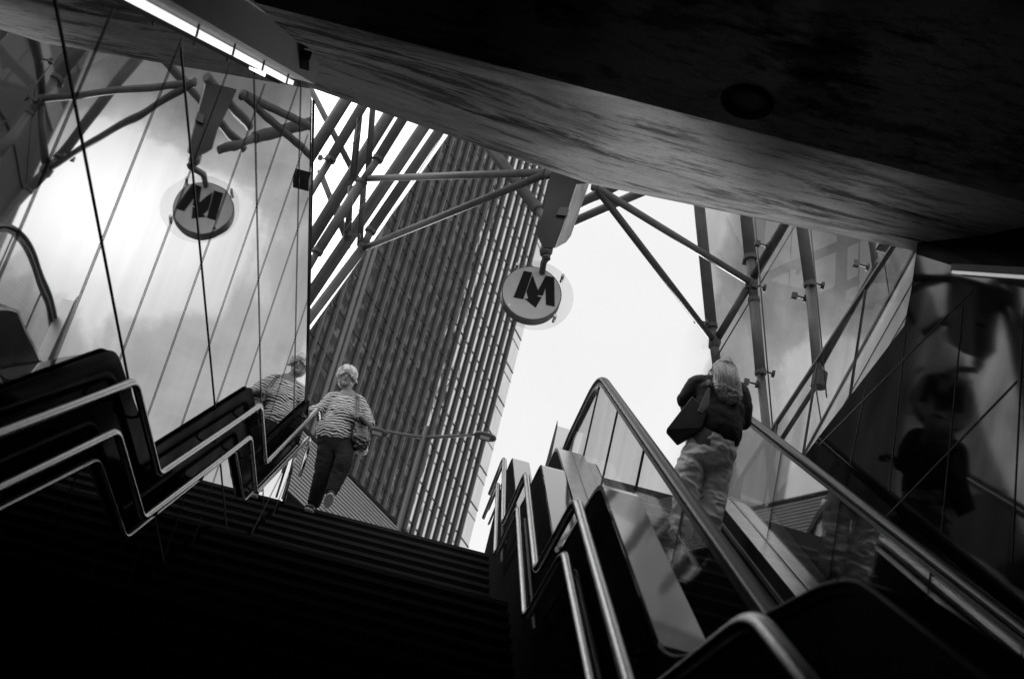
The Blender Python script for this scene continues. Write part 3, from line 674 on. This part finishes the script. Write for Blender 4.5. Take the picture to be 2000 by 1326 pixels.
# dark block added out of view, whose image fills most of the tower's glass
nb = empty('unseen_reflected_block', 'broad dark unseen block set far to the right for the tower glass to reflect', 'building')
NBM = mat('dark_facade', 0.035, 0.5, noise=.8, nscale=.09, stretch=(1,1,1)); 
MB().box((112, 90, 7), (150, 240, 190)).build('wall', NBM, nb)
for k in range(0, 45):
    MB().box((111.6, 90.5, 9 + k * 4), (111.99, 239.5, 10.2 + k * 4)).build('window_band', mat('pale_band', .22, .5, noise=.8, nscale=.08) if k == 0 else bpy.data.materials['pale_band'], nb)

cb = empty('unseen_dark_block', 'unseen dark high block added on the right to darken the mirror reflection', 'building')  # added out of view as a dark backdrop for the mirror wall
MB().box((23, 28, 7), (60, 76.5, 170)).build('wall', mat('unseen_block_facade', 0.02, 0.6), cb)
for k in range(0, 40): MB().box((22.9, 28.5, 9 + k * 4), (22.99, 76, 10.4 + k * 4)).build('window_band', bpy.data.materials['pale_band'] if k % 3 == 0 else DFIN, cb)
# louvred low building in front of the tower
lv = empty('louvred_building', 'low building faced with close horizontal louvres at the foot of the tower', 'building')
p0 = onY(675, 921, 62.0); AZL = radians(27.5); dL = Vector((sin(AZL), cos(AZL), 0)); nL = Vector((cos(AZL), -sin(AZL), 0))
hb = 2.45
tp = lambda l, n, z: p0 + dL * l + nL * n + Vector((0, 0, z - p0.z))
m_ = MB(); m_.prism([tp(-60, -.3, p0.z - hb), tp(40, -.3, p0.z - hb), tp(40, -9, p0.z - hb), tp(-60, -9, p0.z - hb)], (0, 0, hb - .02)); m_.build('wall', DFIN, lv)
SL = mat('pale_slat', 0.62, 0.5)
for k in range(18):
    z = p0.z - .06 - k * hb / 18
    m_ = MB(); m_.prism([tp(-60, -.05, z), tp(40, -.05, z), tp(40, -.12, z), tp(-60, -.12, z)], (0, 0, -.058)); m_.build('slat', SL, lv)
m_ = MB(); m_.prism([tp(-60, -.8, 7), tp(40, -.8, 7), tp(40, -9, 7), tp(-60, -9, 7)], (0, 0, p0.z - hb - 7.01)); m_.build('shop_glass', FAC, lv)
for k in range(40): m_ = MB(); m_.prism([tp(-59 + k * 2.4, -.78, 7), tp(-58.8 + k * 2.4, -.78, 7), tp(-58.8 + k * 2.4, -.7, 7), tp(-59 + k * 2.4, -.7, 7)], (0, 0, p0.z - hb - 7.02)); m_.build('mullion', FIN, lv)
m_ = MB(); m_.prism([tp(-60, .0, p0.z), tp(40, .0, p0.z), tp(40, -9, p0.z), tp(-60, -9, p0.z)], (0, 0, .12)); m_.build('roof_edge', DFIN, lv)

# twin street lamp
lp = empty('street_lamp', 'tall grey street lamp with two long arms and flat oval heads', 'street lamp')
YLp = 40.0
t0 = onY(829, 849, YLp); bp_ = Vector((t0.x, t0.y, 7.0))
LPM = mat('lamp_paint', 0.07, .6, spec=.2)
MB().tube([bp_, bp_ + (t0 - bp_) * .3, t0 + Vector((0, 0, .25))], [.10, .085, .055], 16).build('pole', LPM, lp, True)
hr = onY(948, 851, YLp); hl = onY(737, 842, YLp)
ar = onY(926, 849, YLp); al = onY(755, 842, YLp); mid = onY(829, 854, YLp)
MB().tube([mid, onY(880, 852, YLp), ar], [.05, .045, .03], 12).build('arm', LPM, lp, True)
MB().tube([mid, onY(790, 849, YLp), al], [.05, .045, .03], 12).build('arm', LPM, lp, True)
for h in (hr, hl):
    m_ = MB(); rows = [(-.05, .29), (-.03, .31), (.02, .29), (.06, .16), (.075, .02)]
    vs = []; fs = []; n = 28
    for dz, r_ in rows:
        for j in range(n): a = 2*pi*j/n; vs.append(h + Vector((cos(a) * r_, sin(a) * r_ * .8, dz)))
    for i in range(len(rows) - 1):
        for j in range(n): a = i*n+j; b = i*n+(j+1)%n; fs.append((a, b, b+n, a+n))
    fs += [tuple(range(n-1, -1, -1)), tuple((len(rows)-1)*n + j for j in range(n))]
    hd = m_.add(vs, fs).build('lamp_head', LPM, lp, True)
    MB().box(h + Vector((-.13, -.11, -.058)), h + Vector((.13, .11, -.051))).build('lens', mat('lamp_lens', .45, .3), hd)
MB().tube([al, onY(790, 836, YLp), t0 + Vector((0, 0, .2)), onY(890, 840, YLp), ar], .006, 6).build('stay_cable', BLACK, lp)
# thin steel blade by the escalator head
fb = empty('steel_post', 'slim folded steel post standing beside the escalator head', 'post')
b0 = onY(1101, 820, 14.6); b1 = onY(1083, 868, 14.6); b2 = onY(1100, 868, 14.6)
MB().prism([onY(1089, 819, 14.6), Vector((b1.x - .06, 14.6, 7.0)), Vector((b1.x + .02, 14.6, 7.0)), onY(1089, 832, 14.6)], (0, .02, 0)).build('side_plate', DSTEEL, fb)
MB().prism([onY(1089, 832, 14.6), Vector((b1.x + .02, 14.6, 7.0)), Vector((b1.x + .14, 14.6, 7.0)), onY(1112, 838, 14.6)], (0, .02, 0)).build('front_plate', mat('bright_plate', .45, .3, 1.0), fb)
# blocks of flats across the street on the left and right, seen only in reflections and from the side
#--PEOPLE--
# ------------------------------------------------------------------ people
def blobs(chains, voxel, name, m, parent, smooth_it=6, noise=0.0, nsc=12.0, zf=1.6):
    """chains: lists of (point, rx[, ry]) - swept ellipses with rounded ends, fused into one continuous skin"""
    mb = MB()
    for ch in chains:
        pts = [Vector(c[0]) for c in ch]; rs = [(c[1], c[2] if len(c) > 2 else c[1]) for c in ch]
        # resample smoothly (Catmull-Rom)
        P = []; Q = []
        for i in range(len(pts) - 1):
            p0 = pts[max(i-1, 0)]; p1 = pts[i]; p2 = pts[i+1]; p3 = pts[min(i+2, len(pts)-1)]
            for k in range(6):
                t = k / 6
                P.append(0.5 * ((2*p1) + (p2-p0)*t + (2*p0-5*p1+4*p2-p3)*t*t + (3*p1-p0-3*p2+p3)*t**3))
                a, b = rs[i], rs[i+1]; e = t*t*(3-2*t); Q.append((a[0]+(b[0]-a[0])*e, a[1]+(b[1]-a[1])*e))
        P.append(pts[-1]); Q.append(rs[-1])
        # round caps
        d0 = (P[1]-P[0]).normalized(); d1 = (P[-1]-P[-2]).normalized()
        capA = [(P[0] - d0 * min(Q[0]) * sin(a), (Q[0][0]*cos(a)+1e-4, Q[0][1]*cos(a)+1e-4)) for a in (1.5, 1.15, .75, .35)]
        capB = [(P[-1] + d1 * min(Q[-1]) * sin(a), (Q[-1][0]*cos(a)+1e-4, Q[-1][1]*cos(a)+1e-4)) for a in (.35, .75, 1.15, 1.5)]
        P = [c[0] for c in capA] + P + [c[0] for c in capB]; Q = [c[1] for c in capA] + Q + [c[1] for c in capB]
        n = 18; vs = []; fs = []
        for i, p in enumerate(P):
            t = (P[min(i+1, len(P)-1)] - P[max(i-1, 0)]).normalized()
            ex = Vector((1, 0, 0)); ex = (ex - t * ex.dot(t))
            if ex.length < .25: ex = Vector((0, 0, 1)) - t * t.z
            ex.normalize(); ey = t.cross(ex)
            for j in range(n): a = 2*pi*j/n; vs.append(p + ex * cos(a) * Q[i][0] + ey * sin(a) * Q[i][1])
        for i in range(len(P)-1):
            for j in range(n): a = i*n+j; b = i*n+(j+1)%n; fs.append((a, b, b+n, a+n))
        fs += [tuple(range(n-1, -1, -1)), tuple((len(P)-1)*n+j for j in range(n))]
        mb.add(vs, fs)
    o = mb.build(name + '_src', m, None)
    r = o.modifiers.new('r', 'REMESH'); r.mode = 'VOXEL'; r.voxel_size = voxel; r.use_smooth_shade = True
    sm2 = o.modifiers.new('s', 'SMOOTH'); sm2.iterations = smooth_it; sm2.factor = .5
    dg = bpy.context.evaluated_depsgraph_get(); me = bpy.data.meshes.new_from_object(o.evaluated_get(dg)); me.name = name
    bpy.data.objects.remove(o)
    if noise:
        me.calc_loop_triangles() if False else None
        nr = [v.normal.copy() for v in me.vertices]
        for v, n_ in zip(me.vertices, nr):
            c = v.co
            k = mnoise.noise(Vector((c.x * nsc * .8, c.y * nsc * .8, c.z * nsc * zf + c.x * nsc * .6))) + .5 * mnoise.noise(Vector((c.x * nsc * 2, c.y * nsc * 2 + 5, c.z * nsc * zf * 2.2)))
            k = 1 - abs(k) * 2
            v.co = c + n_ * k * noise
    me.materials.clear(); me.materials.append(m)
    for p in me.polygons: p.use_smooth = True
    ob = bpy.data.objects.new(name, me); col.objects.link(ob); ob.parent = parent
    return ob
SKIN = mat('skin', 0.13, 0.5, noise=.12, nscale=20)
def fingers(palm, dirv, side, curl, L=0.075, r=.0085, spread=.018):
    """five finger chains from the palm centre; dirv = finger direction, side = across the palm, curl = direction they bend to"""
    out = []
    dirv = Vector(dirv).normalized(); side = Vector(side).normalized(); curl = Vector(curl).normalized()
    for i, ln in enumerate((.88, 1.0, .95, .76)):
        b = palm + side * (i - 1.5) * spread + dirv * .035
        p1 = b + dirv * L * .40 * ln + curl * .006; p2 = p1 + (dirv * .6 + curl * .8).normalized() * L * .32 * ln; p3 = p2 + (dirv * .1 + curl).normalized() * L * .26 * ln
        out.append([(b, r * 1.1), (p1, r), (p2, r * .92), (p3, r * .8)])
    tb = palm - side * .035 - dirv * .01
    out.append([(palm - dirv * .02 - side * .015, .012), (tb + dirv * .015, .011), (tb + dirv * .04 + curl * .02 - side * .004, .0095), (tb + dirv * .055 + curl * .042 + side * .006, .008)])
    return out

# --- woman coming down the stairs, facing us
wl = empty('person', 'white haired woman in a zebra striped top coming down the stairs, hand on the rail', 'person')
Y0 = 15.42
def PL(px, py, dy=0.0): return onY(px, py, Y0 + dy)
head = PL(677, 738); 
bodyc = []
hc = head
face_dir = Vector((.05, -1, -.25)).normalized()
bodyc += [[(hc + Vector((0, .01, -.055)), .060, .070), (hc + Vector((0, .012, .0)), .074, .088), (hc + Vector((0, .018, .055)), .070, .084)]]
bodyc += [[(hc + Vector((0, -.045, -.075)), .040), (hc + Vector((0, -.062, -.095)), .026)]]              # jaw and chin
bodyc += [[(hc + Vector((.002, -.085, -.005)), .010), (hc + Vector((.003, -.105, -.035)), .013), (hc + Vector((.003, -.088, -.05)), .010)]]   # nose
for sx in (-1, 1): bodyc += [[(hc + Vector((sx * .074, .005, .012)), .010, .016), (hc + Vector((sx * .076, .005, -.028)), .008, .012)]]
bodyc += [[(hc + Vector((0, .03, -.06)), .050), (PL(680, 766, .03), .050), (PL(679, 780, .03), .07, .06)]]
shR, shL = PL(648, 778, .02), PL(704, 788, .02)          # image left and image right shoulder
chest, waist, hip = PL(677, 792, .02), PL(668, 822, .02), PL(658, 852, .03)
torso = [(PL(679, 773, .02), .10, .07), (chest, .165, .105), (PL(672, 812, -.0), .165, .12), (waist, .165, .115), (hip, .175, .12), (PL(654, 866, .03), .165, .12)]
bodyc += [torso]
elR, wrR, hdR = PL(621, 800, -.02), PL(601, 803, -.06), PL(590, 801, -.08)
elL, wrL, hdL = PL(723, 830, -.02), PL(707, 815, -.16), PL(699, 810, -.18)
bodyc += [[(shR, .050), (elR, .038), (wrR, .026), (hdR, .028, .020)]]
bodyc += [[(shL, .050), (elL, .042), (wrL, .027), (hdL, .028, .024)]]
bodyc += fingers(hdR + Vector((-.01, 0, 0)), (-.55, -.5, -.2), (.3, -.8, .25), (.1, 0, -1))
bodyc += fingers(hdL + Vector((0, -.01, .0)), (-.9, -.2, .1), (.1, .2, 1), (-.1, 1, -.2))
anR, anL = PL(611, 984, .06), PL(646, 966, -.24)
knR, knL = PL(633, 920, .0), PL(664, 917, -.14)
hpR, hpL = PL(641, 862, .03), PL(673, 866, .02)
bodyc += [[(hpR, .085), (knR, .055), (anR, .038)], [(hpL, .085), (knL, .055), (anL, .038)]]
bodyc += [[(anR, .038), (anR + Vector((0, -.02, -.05)), .036)], [(anL, .036), (anL + Vector((0, -.03, -.05)), .035)]]
blobs(bodyc, .0065, 'body', SKIN, wl, 3)
for sx in (-1, 1):
    MB().tube([hc + Vector((sx * .030, -.080, .0)), hc + Vector((sx * .030, -.086, -.001))], [.011, .008], 12).build('eye', BLACK, wl, True)
    MB().tube([hc + Vector((sx * .044, -.076, .018)), hc + Vector((sx * .028, -.089, .022)), hc + Vector((sx * .014, -.088, .019))], .004, 6).build('eyebrow', mat('brow', .12, .8), wl, True)
MB().tube([hc + Vector((-.022, -.078, -.064)), hc + Vector((0, -.089, -.062)), hc + Vector((.022, -.078, -.064))], [.003, .005, .003], 8).build('mouth', mat('lips', .08, .6), wl, True)
WHAIR = mat('white_hair', 0.42, 0.7, noise=.6, nscale=28, stretch=(1, 1, .6), bump=.01, bscale=45)
hairc = [[(hc + Vector((0, .035, -.03)), .080, .075), (hc + Vector((0, .03, .03)), .092, .098), (hc + Vector((0, .018, .075)), .082, .090), (hc + Vector((0, .015, .095)), .05, .06)]]
for k in range(9):
    a = -1.25 + k * .31; hairc.append([(hc + Vector((sin(a) * .05, -.045 * cos(a), .10)), .026), (hc + Vector((sin(a) * .085, -.095 * cos(a) + .01, .062)), .022), (hc + Vector((sin(a) * .098, -.088 * cos(a) + .012, .035 - .045 * abs(sin(a)))), .014)])
hairc.append([(hc + Vector((.085, .0, .01)), .02), (hc + Vector((.10, -.015, -.02)), .014), (hc + Vector((.118, -.02, -.03)), .006)])
blobs(hairc, .006, 'hair', WHAIR, wl, 1, noise=.007, nsc=34)
# zebra striped top
zm = bpy.data.materials.new('zebra_knit'); zm.use_nodes = True; t_ = zm.node_tree; b_ = t_.nodes['Principled BSDF']; b_.inputs['Roughness'].default_value = .85
tcn = t_.nodes.new('ShaderNodeTexCoord'); mp = t_.nodes.new('ShaderNodeMapping'); mp.inputs['Rotation'].default_value = (0, .12, 0); wv = t_.nodes.new('ShaderNodeTexWave'); wv.wave_type = 'BANDS'; wv.bands_direction = 'Z'
wv.inputs['Scale'].default_value = 11.5; wv.inputs['Distortion'].default_value = 7.0; wv.inputs['Detail'].default_value = 1.5; wv.inputs['Detail Scale'].default_value = .85
t_.links.new(tcn.outputs['Object'], mp.inputs[0]); t_.links.new(mp.outputs[0], wv.inputs['Vector']); rp = t_.nodes.new('ShaderNodeMapRange'); rp.inputs[1].default_value = .50; rp.inputs[2].default_value = .60; rp.inputs[3].default_value = .008; rp.inputs[4].default_value = .50
t_.links.new(wv.outputs['Fac'], rp.inputs[0]); cc_ = t_.nodes.new('ShaderNodeCombineColor')
for i in range(3): t_.links.new(rp.outputs[0], cc_.inputs[i])
t_.links.new(cc_.outputs[0], b_.inputs['Base Color'])
shirt = [[(PL(680, 776, .03), .085, .07), (chest, .185, .12), (PL(673, 812, .0), .18, .135), (waist + Vector((-.02, 0, 0)), .172, .13), (PL(655, 838, .01), .185, .135), (PL(652, 844, .01), .19, .14)],
         [(PL(660, 776, .02), .055), (shR, .062), (PL(630, 795, 0), .056), (PL(616, 801, -.03), .050), (PL(609, 802, -.045), .046)],
         [(PL(696, 780, .02), .055), (shL, .064), (PL(716, 812, -.01), .060), (PL(722, 826, -.03), .056)]]
blobs(shirt, .008, 'striped_top', zm, wl, 4, noise=.006, nsc=11)
TROU = mat('black_trousers', 0.006, .9, spec=.2, noise=.5, nscale=8, bump=.003, bscale=14)
tr = [[(PL(655, 846, .03), .168, .12), (PL(654, 862, .03), .18, .125), (PL(655, 878, .03), .17, .12)],
      [(PL(640, 866, .03), .095), (PL(634, 905, .0), .093), (PL(627, 940, .0), .085), (PL(614, 980, .06), .066)],
      [(PL(674, 870, .02), .095), (PL(670, 905, -.12), .088), (PL(660, 930, -.15), .078), (PL(648, 960, -.24), .060)]]
blobs(tr, .009, 'trousers', TROU, wl, 4, noise=.006, nsc=9)
SHOE = mat('dark_shoe', 0.02, .5); SOLE = mat('pale_sole_edge', .35, .6)
def shoe(an, toe, up, parent, nm='shoe'):
    d = Vector(toe).normalized(); u = (Vector(up) - d * Vector(up).dot(d)).normalized()
    c = [[(an - d * .05 - u * .05, .036, .03), (an + d * .04 - u * .055, .042, .032), (an + d * .12 - u * .07, .045, .022), (an + d * .165 - u * .075, .034, .016)]]
    o = blobs(c, .007, nm, SHOE, parent, 3)
    s_ = d.cross(u); n = 18; ring = []
    for j in range(n):
        a = 2*pi*j/n; x = cos(a); ring.append(an - u * .108 + d * (.055 + .125 * x) + s_ * sin(a) * (.044 + .006 * x))
    so_ = MB().prism(ring, u * .018).build('sole', SOLE if nm == 'shoe' else SHOE, o); return o
shoe(PL(611, 982, .06), (-.1, -1, -.12), (0, -.1, 1), wl)
shoe(PL(645, 968, -.25), (.12, -1, .30), (0, .3, 1), wl)
BAGM = mat('black_leather', 0.012, .22, coat=.4, bump=.004, bscale=18)
wb = empty('shoulder_bag', 'glossy black shoulder bag hanging at the side of the woman in the striped top', 'bag')
bc = PL(704, 852, -.08)
blobs([[(PL(702, 822, -.05), .055, .05), (PL(704, 838, -.06), .085, .06), (PL(705, 858, -.06), .095, .065), (PL(703, 872, -.05), .07, .055)]], .008, 'bag_body', BAGM, wb, 4, noise=.008, nsc=14)
for o_ in (-.012, .012): MB().tube([PL(700, 825, -.14) + Vector((o_, 0, 0)), PL(698, 806, -.15) + Vector((o_, 0, 0)), PL(698, 785, -.12) + Vector((o_, 0, 0)), PL(698, 772, -.03) + Vector((o_, 0, 0)), PL(701, 775, .09) + Vector((o_, 0, 0)), PL(705, 830, .07)], .008, 8).build('strap', BAGM, wb, True)
sb2 = empty('plastic_bag', 'pale plastic bag hanging behind the glossy black shoulder bag', 'bag')
blobs([[(PL(714, 838, .0), .03, .03), (PL(710, 860, .0), .05, .05), (PL(704, 878, .0), .075, .05)]], .008, 'bag_body', mat('pale_plastic', .45, .4), sb2, 3, noise=.008, nsc=18)
MB().tube([PL(714, 836, .0), PL(719, 826, -.02), PL(721, 832, .02)], .006, 8).build('handle', mat('pale_plastic_strap', .45, .4), sb2, True)

# --- woman riding up the escalator, seen from behind
wr = empty('person', 'long fair haired woman in black top and pale trousers riding up the escalator', 'person')
Y1 = 11.0
def PR(px, py, dy=0.0): return onY(px, py, Y1 + dy)
hc = PR(1413, 727, .05)
bc_ = []
bc_ += [[(hc + Vector((0, .02, -.06)), .062, .072), (hc, .074, .09), (hc + Vector((0, .0, .05)), .068, .082)], [(hc + Vector((.01, .06, -.08)), .04), (hc + Vector((.015, .085, -.10)), .026)],
        [(hc + Vector((.012, .092, -.01)), .010), (hc + Vector((.014, .112, -.04)), .013), (hc + Vector((.013, .095, -.055)), .010)], [(hc + Vector((0, .0, -.07)), .052), (PR(1407, 752, .0), .055), (PR(1406, 765, 0), .08, .06)]]
for sx in (-1, 1): bc_ += [[(hc + Vector((sx * .075, .01, .01)), .010, .016), (hc + Vector((sx * .077, .01, -.03)), .008, .012)]]
sl, sr = PR(1361, 752, .02), PR(1442, 766, .02)
bc_ += [[(PR(1405, 750), .09, .07), (PR(1404, 770), .17, .11), (PR(1403, 800, .02), .155, .11), (PR(1400, 830, .0), .15, .11), (PR(1393, 855, -.02), .175, .125), (PR(1385, 880), .165, .12)]]
el, wl_, hl_ = PR(1338, 792, .06), PR(1352, 806, .20), PR(1360, 806, .24)
er, wr_, hr_ = PR(1452, 818, .02), PR(1458, 822, .18), PR(1462, 818, .25)
bc_ += [[(sl, .052), (el, .040), (wl_, .028), (hl_, .028, .022)], [(sr, .052), (er, .040), (wr_, .028), (hr_, .028, .02)]]
bc_ += fingers(hl_, (.6, .5, .2), (.1, .1, 1), (.3, -1, 0)); bc_ += fingers(hr_ + Vector((0, .03, 0)), (.2, 1, .45), (1, 0, 0), (0, .3, -1))
al, ar_ = PR(1328, 1040, .02), PR(1378, 1048, .06); kl, kr = PR(1347, 945, .02), PR(1393, 950, .06)
bc_ += [[(PR(1364, 875), .085), (kl, .058), (al, .040)], [(PR(1403, 878), .085), (kr, .058), (ar_, .040)], [(al, .04), (al + Vector((0, .02, -.06)), .036)], [(ar_, .04), (ar_ + Vector((0, .02, -.06)), .036)]]
blobs(bc_, .0075, 'body', SKIN, wr, 3)
for sx in (-1, 1): MB().tube([hc + Vector((.01 + sx * .030, .088, -.002)), hc + Vector((.01 + sx * .030, .094, -.003))], [.011, .008], 12).build('eye', BLACK, wr, True)
MB().tube([hc + Vector((-.012, .090, -.07)), hc + Vector((.012, .099, -.068)), hc + Vector((.034, .090, -.07))], [.003, .005, .003], 8).build('mouth', bpy.data.materials['lips'], wr, True)
TOP = mat('black_top', 0.010, .9, noise=.4, nscale=12, bump=.003, bscale=25)
blobs([[(PR(1405, 754), .11, .08), (PR(1403, 768), .185, .125), (PR(1402, 795, .0), .185, .135), (PR(1403, 820, -.02), .18, .14), (PR(1402, 838, -.02), .185, .145), (PR(1400, 843, -.02), .19, .145)],
       [(PR(1385, 750, .01), .07), (sl, .075), (PR(1350, 768, .03), .072), (PR(1339, 781, .05), .066)],
       [(PR(1425, 758, .01), .07), (sr, .078), (PR(1451, 795, .02), .072), (PR(1452, 818, .03), .060), (PR(1454, 826, .06), .052)],
       [(PR(1440, 800, .0), .05, .10), (PR(1440, 830, .02), .05, .08)]], .009, 'black_top', TOP, wr, 4, noise=.004, nsc=7)
PANT = mat('pale_cotton_trousers', 0.74, .9, spec=.1, noise=.06, nscale=5, bump=.004, bscale=8, bstretch=(1.6, 1.6, 1.0), bdet=1)
blobs([[(PR(1399, 842), .155, .118), (PR(1396, 856), .178, .135), (PR(1389, 876), .185, .135), (PR(1385, 890), .17, .12)],
       [(PR(1361, 884, .0), .100, .11), (PR(1348, 915, .02), .102, .11), (PR(1342, 955, .02), .092, .10), (PR(1338, 1000, .02), .092, .092), (PR(1330, 1035, .02), .085)],
       [(PR(1405, 886, .02), .100, .112), (PR(1401, 920, .07), .102, .11), (PR(1395, 960, .08), .092, .10), (PR(1386, 1005, .06), .092, .092), (PR(1379, 1042, .06), .088)]], .008, 'trousers', PANT, wr, 2, noise=.013, nsc=8, zf=1.5)
shoe(al + Vector((0, 0, .02)), (0, 1, 0), (0, 0, 1), wr, 'boot'); shoe(ar_ + Vector((0, 0, .02)), (.1, 1, 0), (0, 0, 1), wr, 'boot')
HAIR = mat('fair_hair', 0.12, .38, noise=.55, nscale=55, stretch=(1, 1, .12), bump=.003, bscale=120, bstretch=(1, 1, .1))
hb_ = blobs([[(hc + Vector((0, -.005, .065)), .055, .065), (hc + Vector((0, -.015, .03)), .085, .095), (hc + Vector((0, -.03, -.04)), .092, .095), (PR(1420, 757, -.10), .105, .05), (PR(1427, 775, -.125), .10, .035), (PR(1432, 786, -.13), .07, .02)]], .007, 'hair', HAIR, wr, 2, noise=.005, nsc=30)
rnd = random.Random(4)
m_ = MB()
for k in range(260):
    a = rnd.uniform(-1.45, 1.45); top_ = hc + Vector((sin(a) * .03, -.02, .085))
    mid1 = hc + Vector((sin(a) * .092, -.085 * cos(a) - .02, .03)); u = (a + 1.45) / 2.9
    end = PR(1403 + 42 * u + rnd.uniform(-3, 3), 764 + 20 * u + rnd.uniform(-8, 10), -.13 - .03 * rnd.random())
    mid2 = mid1 * .45 + end * .55 + Vector((rnd.uniform(-.012, .012), -.045, rnd.uniform(-.01, .01)))
    m_.tube([top_, mid1, mid2, end], [.0035, .0045, .0038, .001], 5, False)
for k in range(14):   # loose wisps
    p = hc + Vector((rnd.uniform(-.1, -.05), -.06, rnd.uniform(-.09, .0))); m_.tube([p, p + Vector((-.025, -.01, -.04)), p + Vector((rnd.uniform(-.06, -.01), 0, -.09))], [.002, .002, .0008], 4, False)
m_.build('hair_strands', HAIR, hb_, True)
tb = empty('tote_bag', 'dark flat tote bag under the left arm of the woman with long fair hair', 'bag')
cn = [PR(1352, 772, -.10), PR(1301, 838, -.06), PR(1324, 864, -.06), PR(1372, 836, -.14), PR(1384, 800, -.16)]
mbg = MB(); mbg.prism(cn, (0.01, .07, 0)); mbg.build('bag_body', mat('dark_canvas', 0.014, .85, noise=.4, nscale=9, bump=.004, bscale=16), tb, bevel=.012)
fl = [PR(1383, 755, -.16), PR(1362, 803, -.20), PR(1372, 808, -.20), PR(1385, 790, -.19), PR(1388, 757, -.16)]
MB().prism(fl, (0, .012, 0)).build('strap', mat('worn_strap', 0.05, .7, noise=.3, nscale=14), tb, bevel=.004)
MB().tube([PR(1385, 757, -.15), PR(1384, 742, -.02), PR(1386, 750, .12)], [.022, .02, .02], 8).build('strap', bpy.data.materials['worn_strap'], tb, True)
def settle():
    """move every root empty to the base of its thing"""
    from itertools import chain
    for r in [o for o in col.objects if o.type == 'EMPTY' and o.parent is None]:
        ms = [c for c in r.children_recursive if c.type == 'MESH']
        if not ms: continue
        xs = []; ys = []; zs = []
        for c in ms:
            for v in list(c.data.vertices)[::max(1, len(c.data.vertices) // 200)]: xs.append(v.co.x); ys.append(v.co.y); zs.append(v.co.z)
        r.location = ((min(xs) + max(xs)) / 2, (min(ys) + max(ys)) / 2, min(zs))
        for c in r.children: c.matrix_parent_inverse = Matrix.Translation(-r.location)
settle()
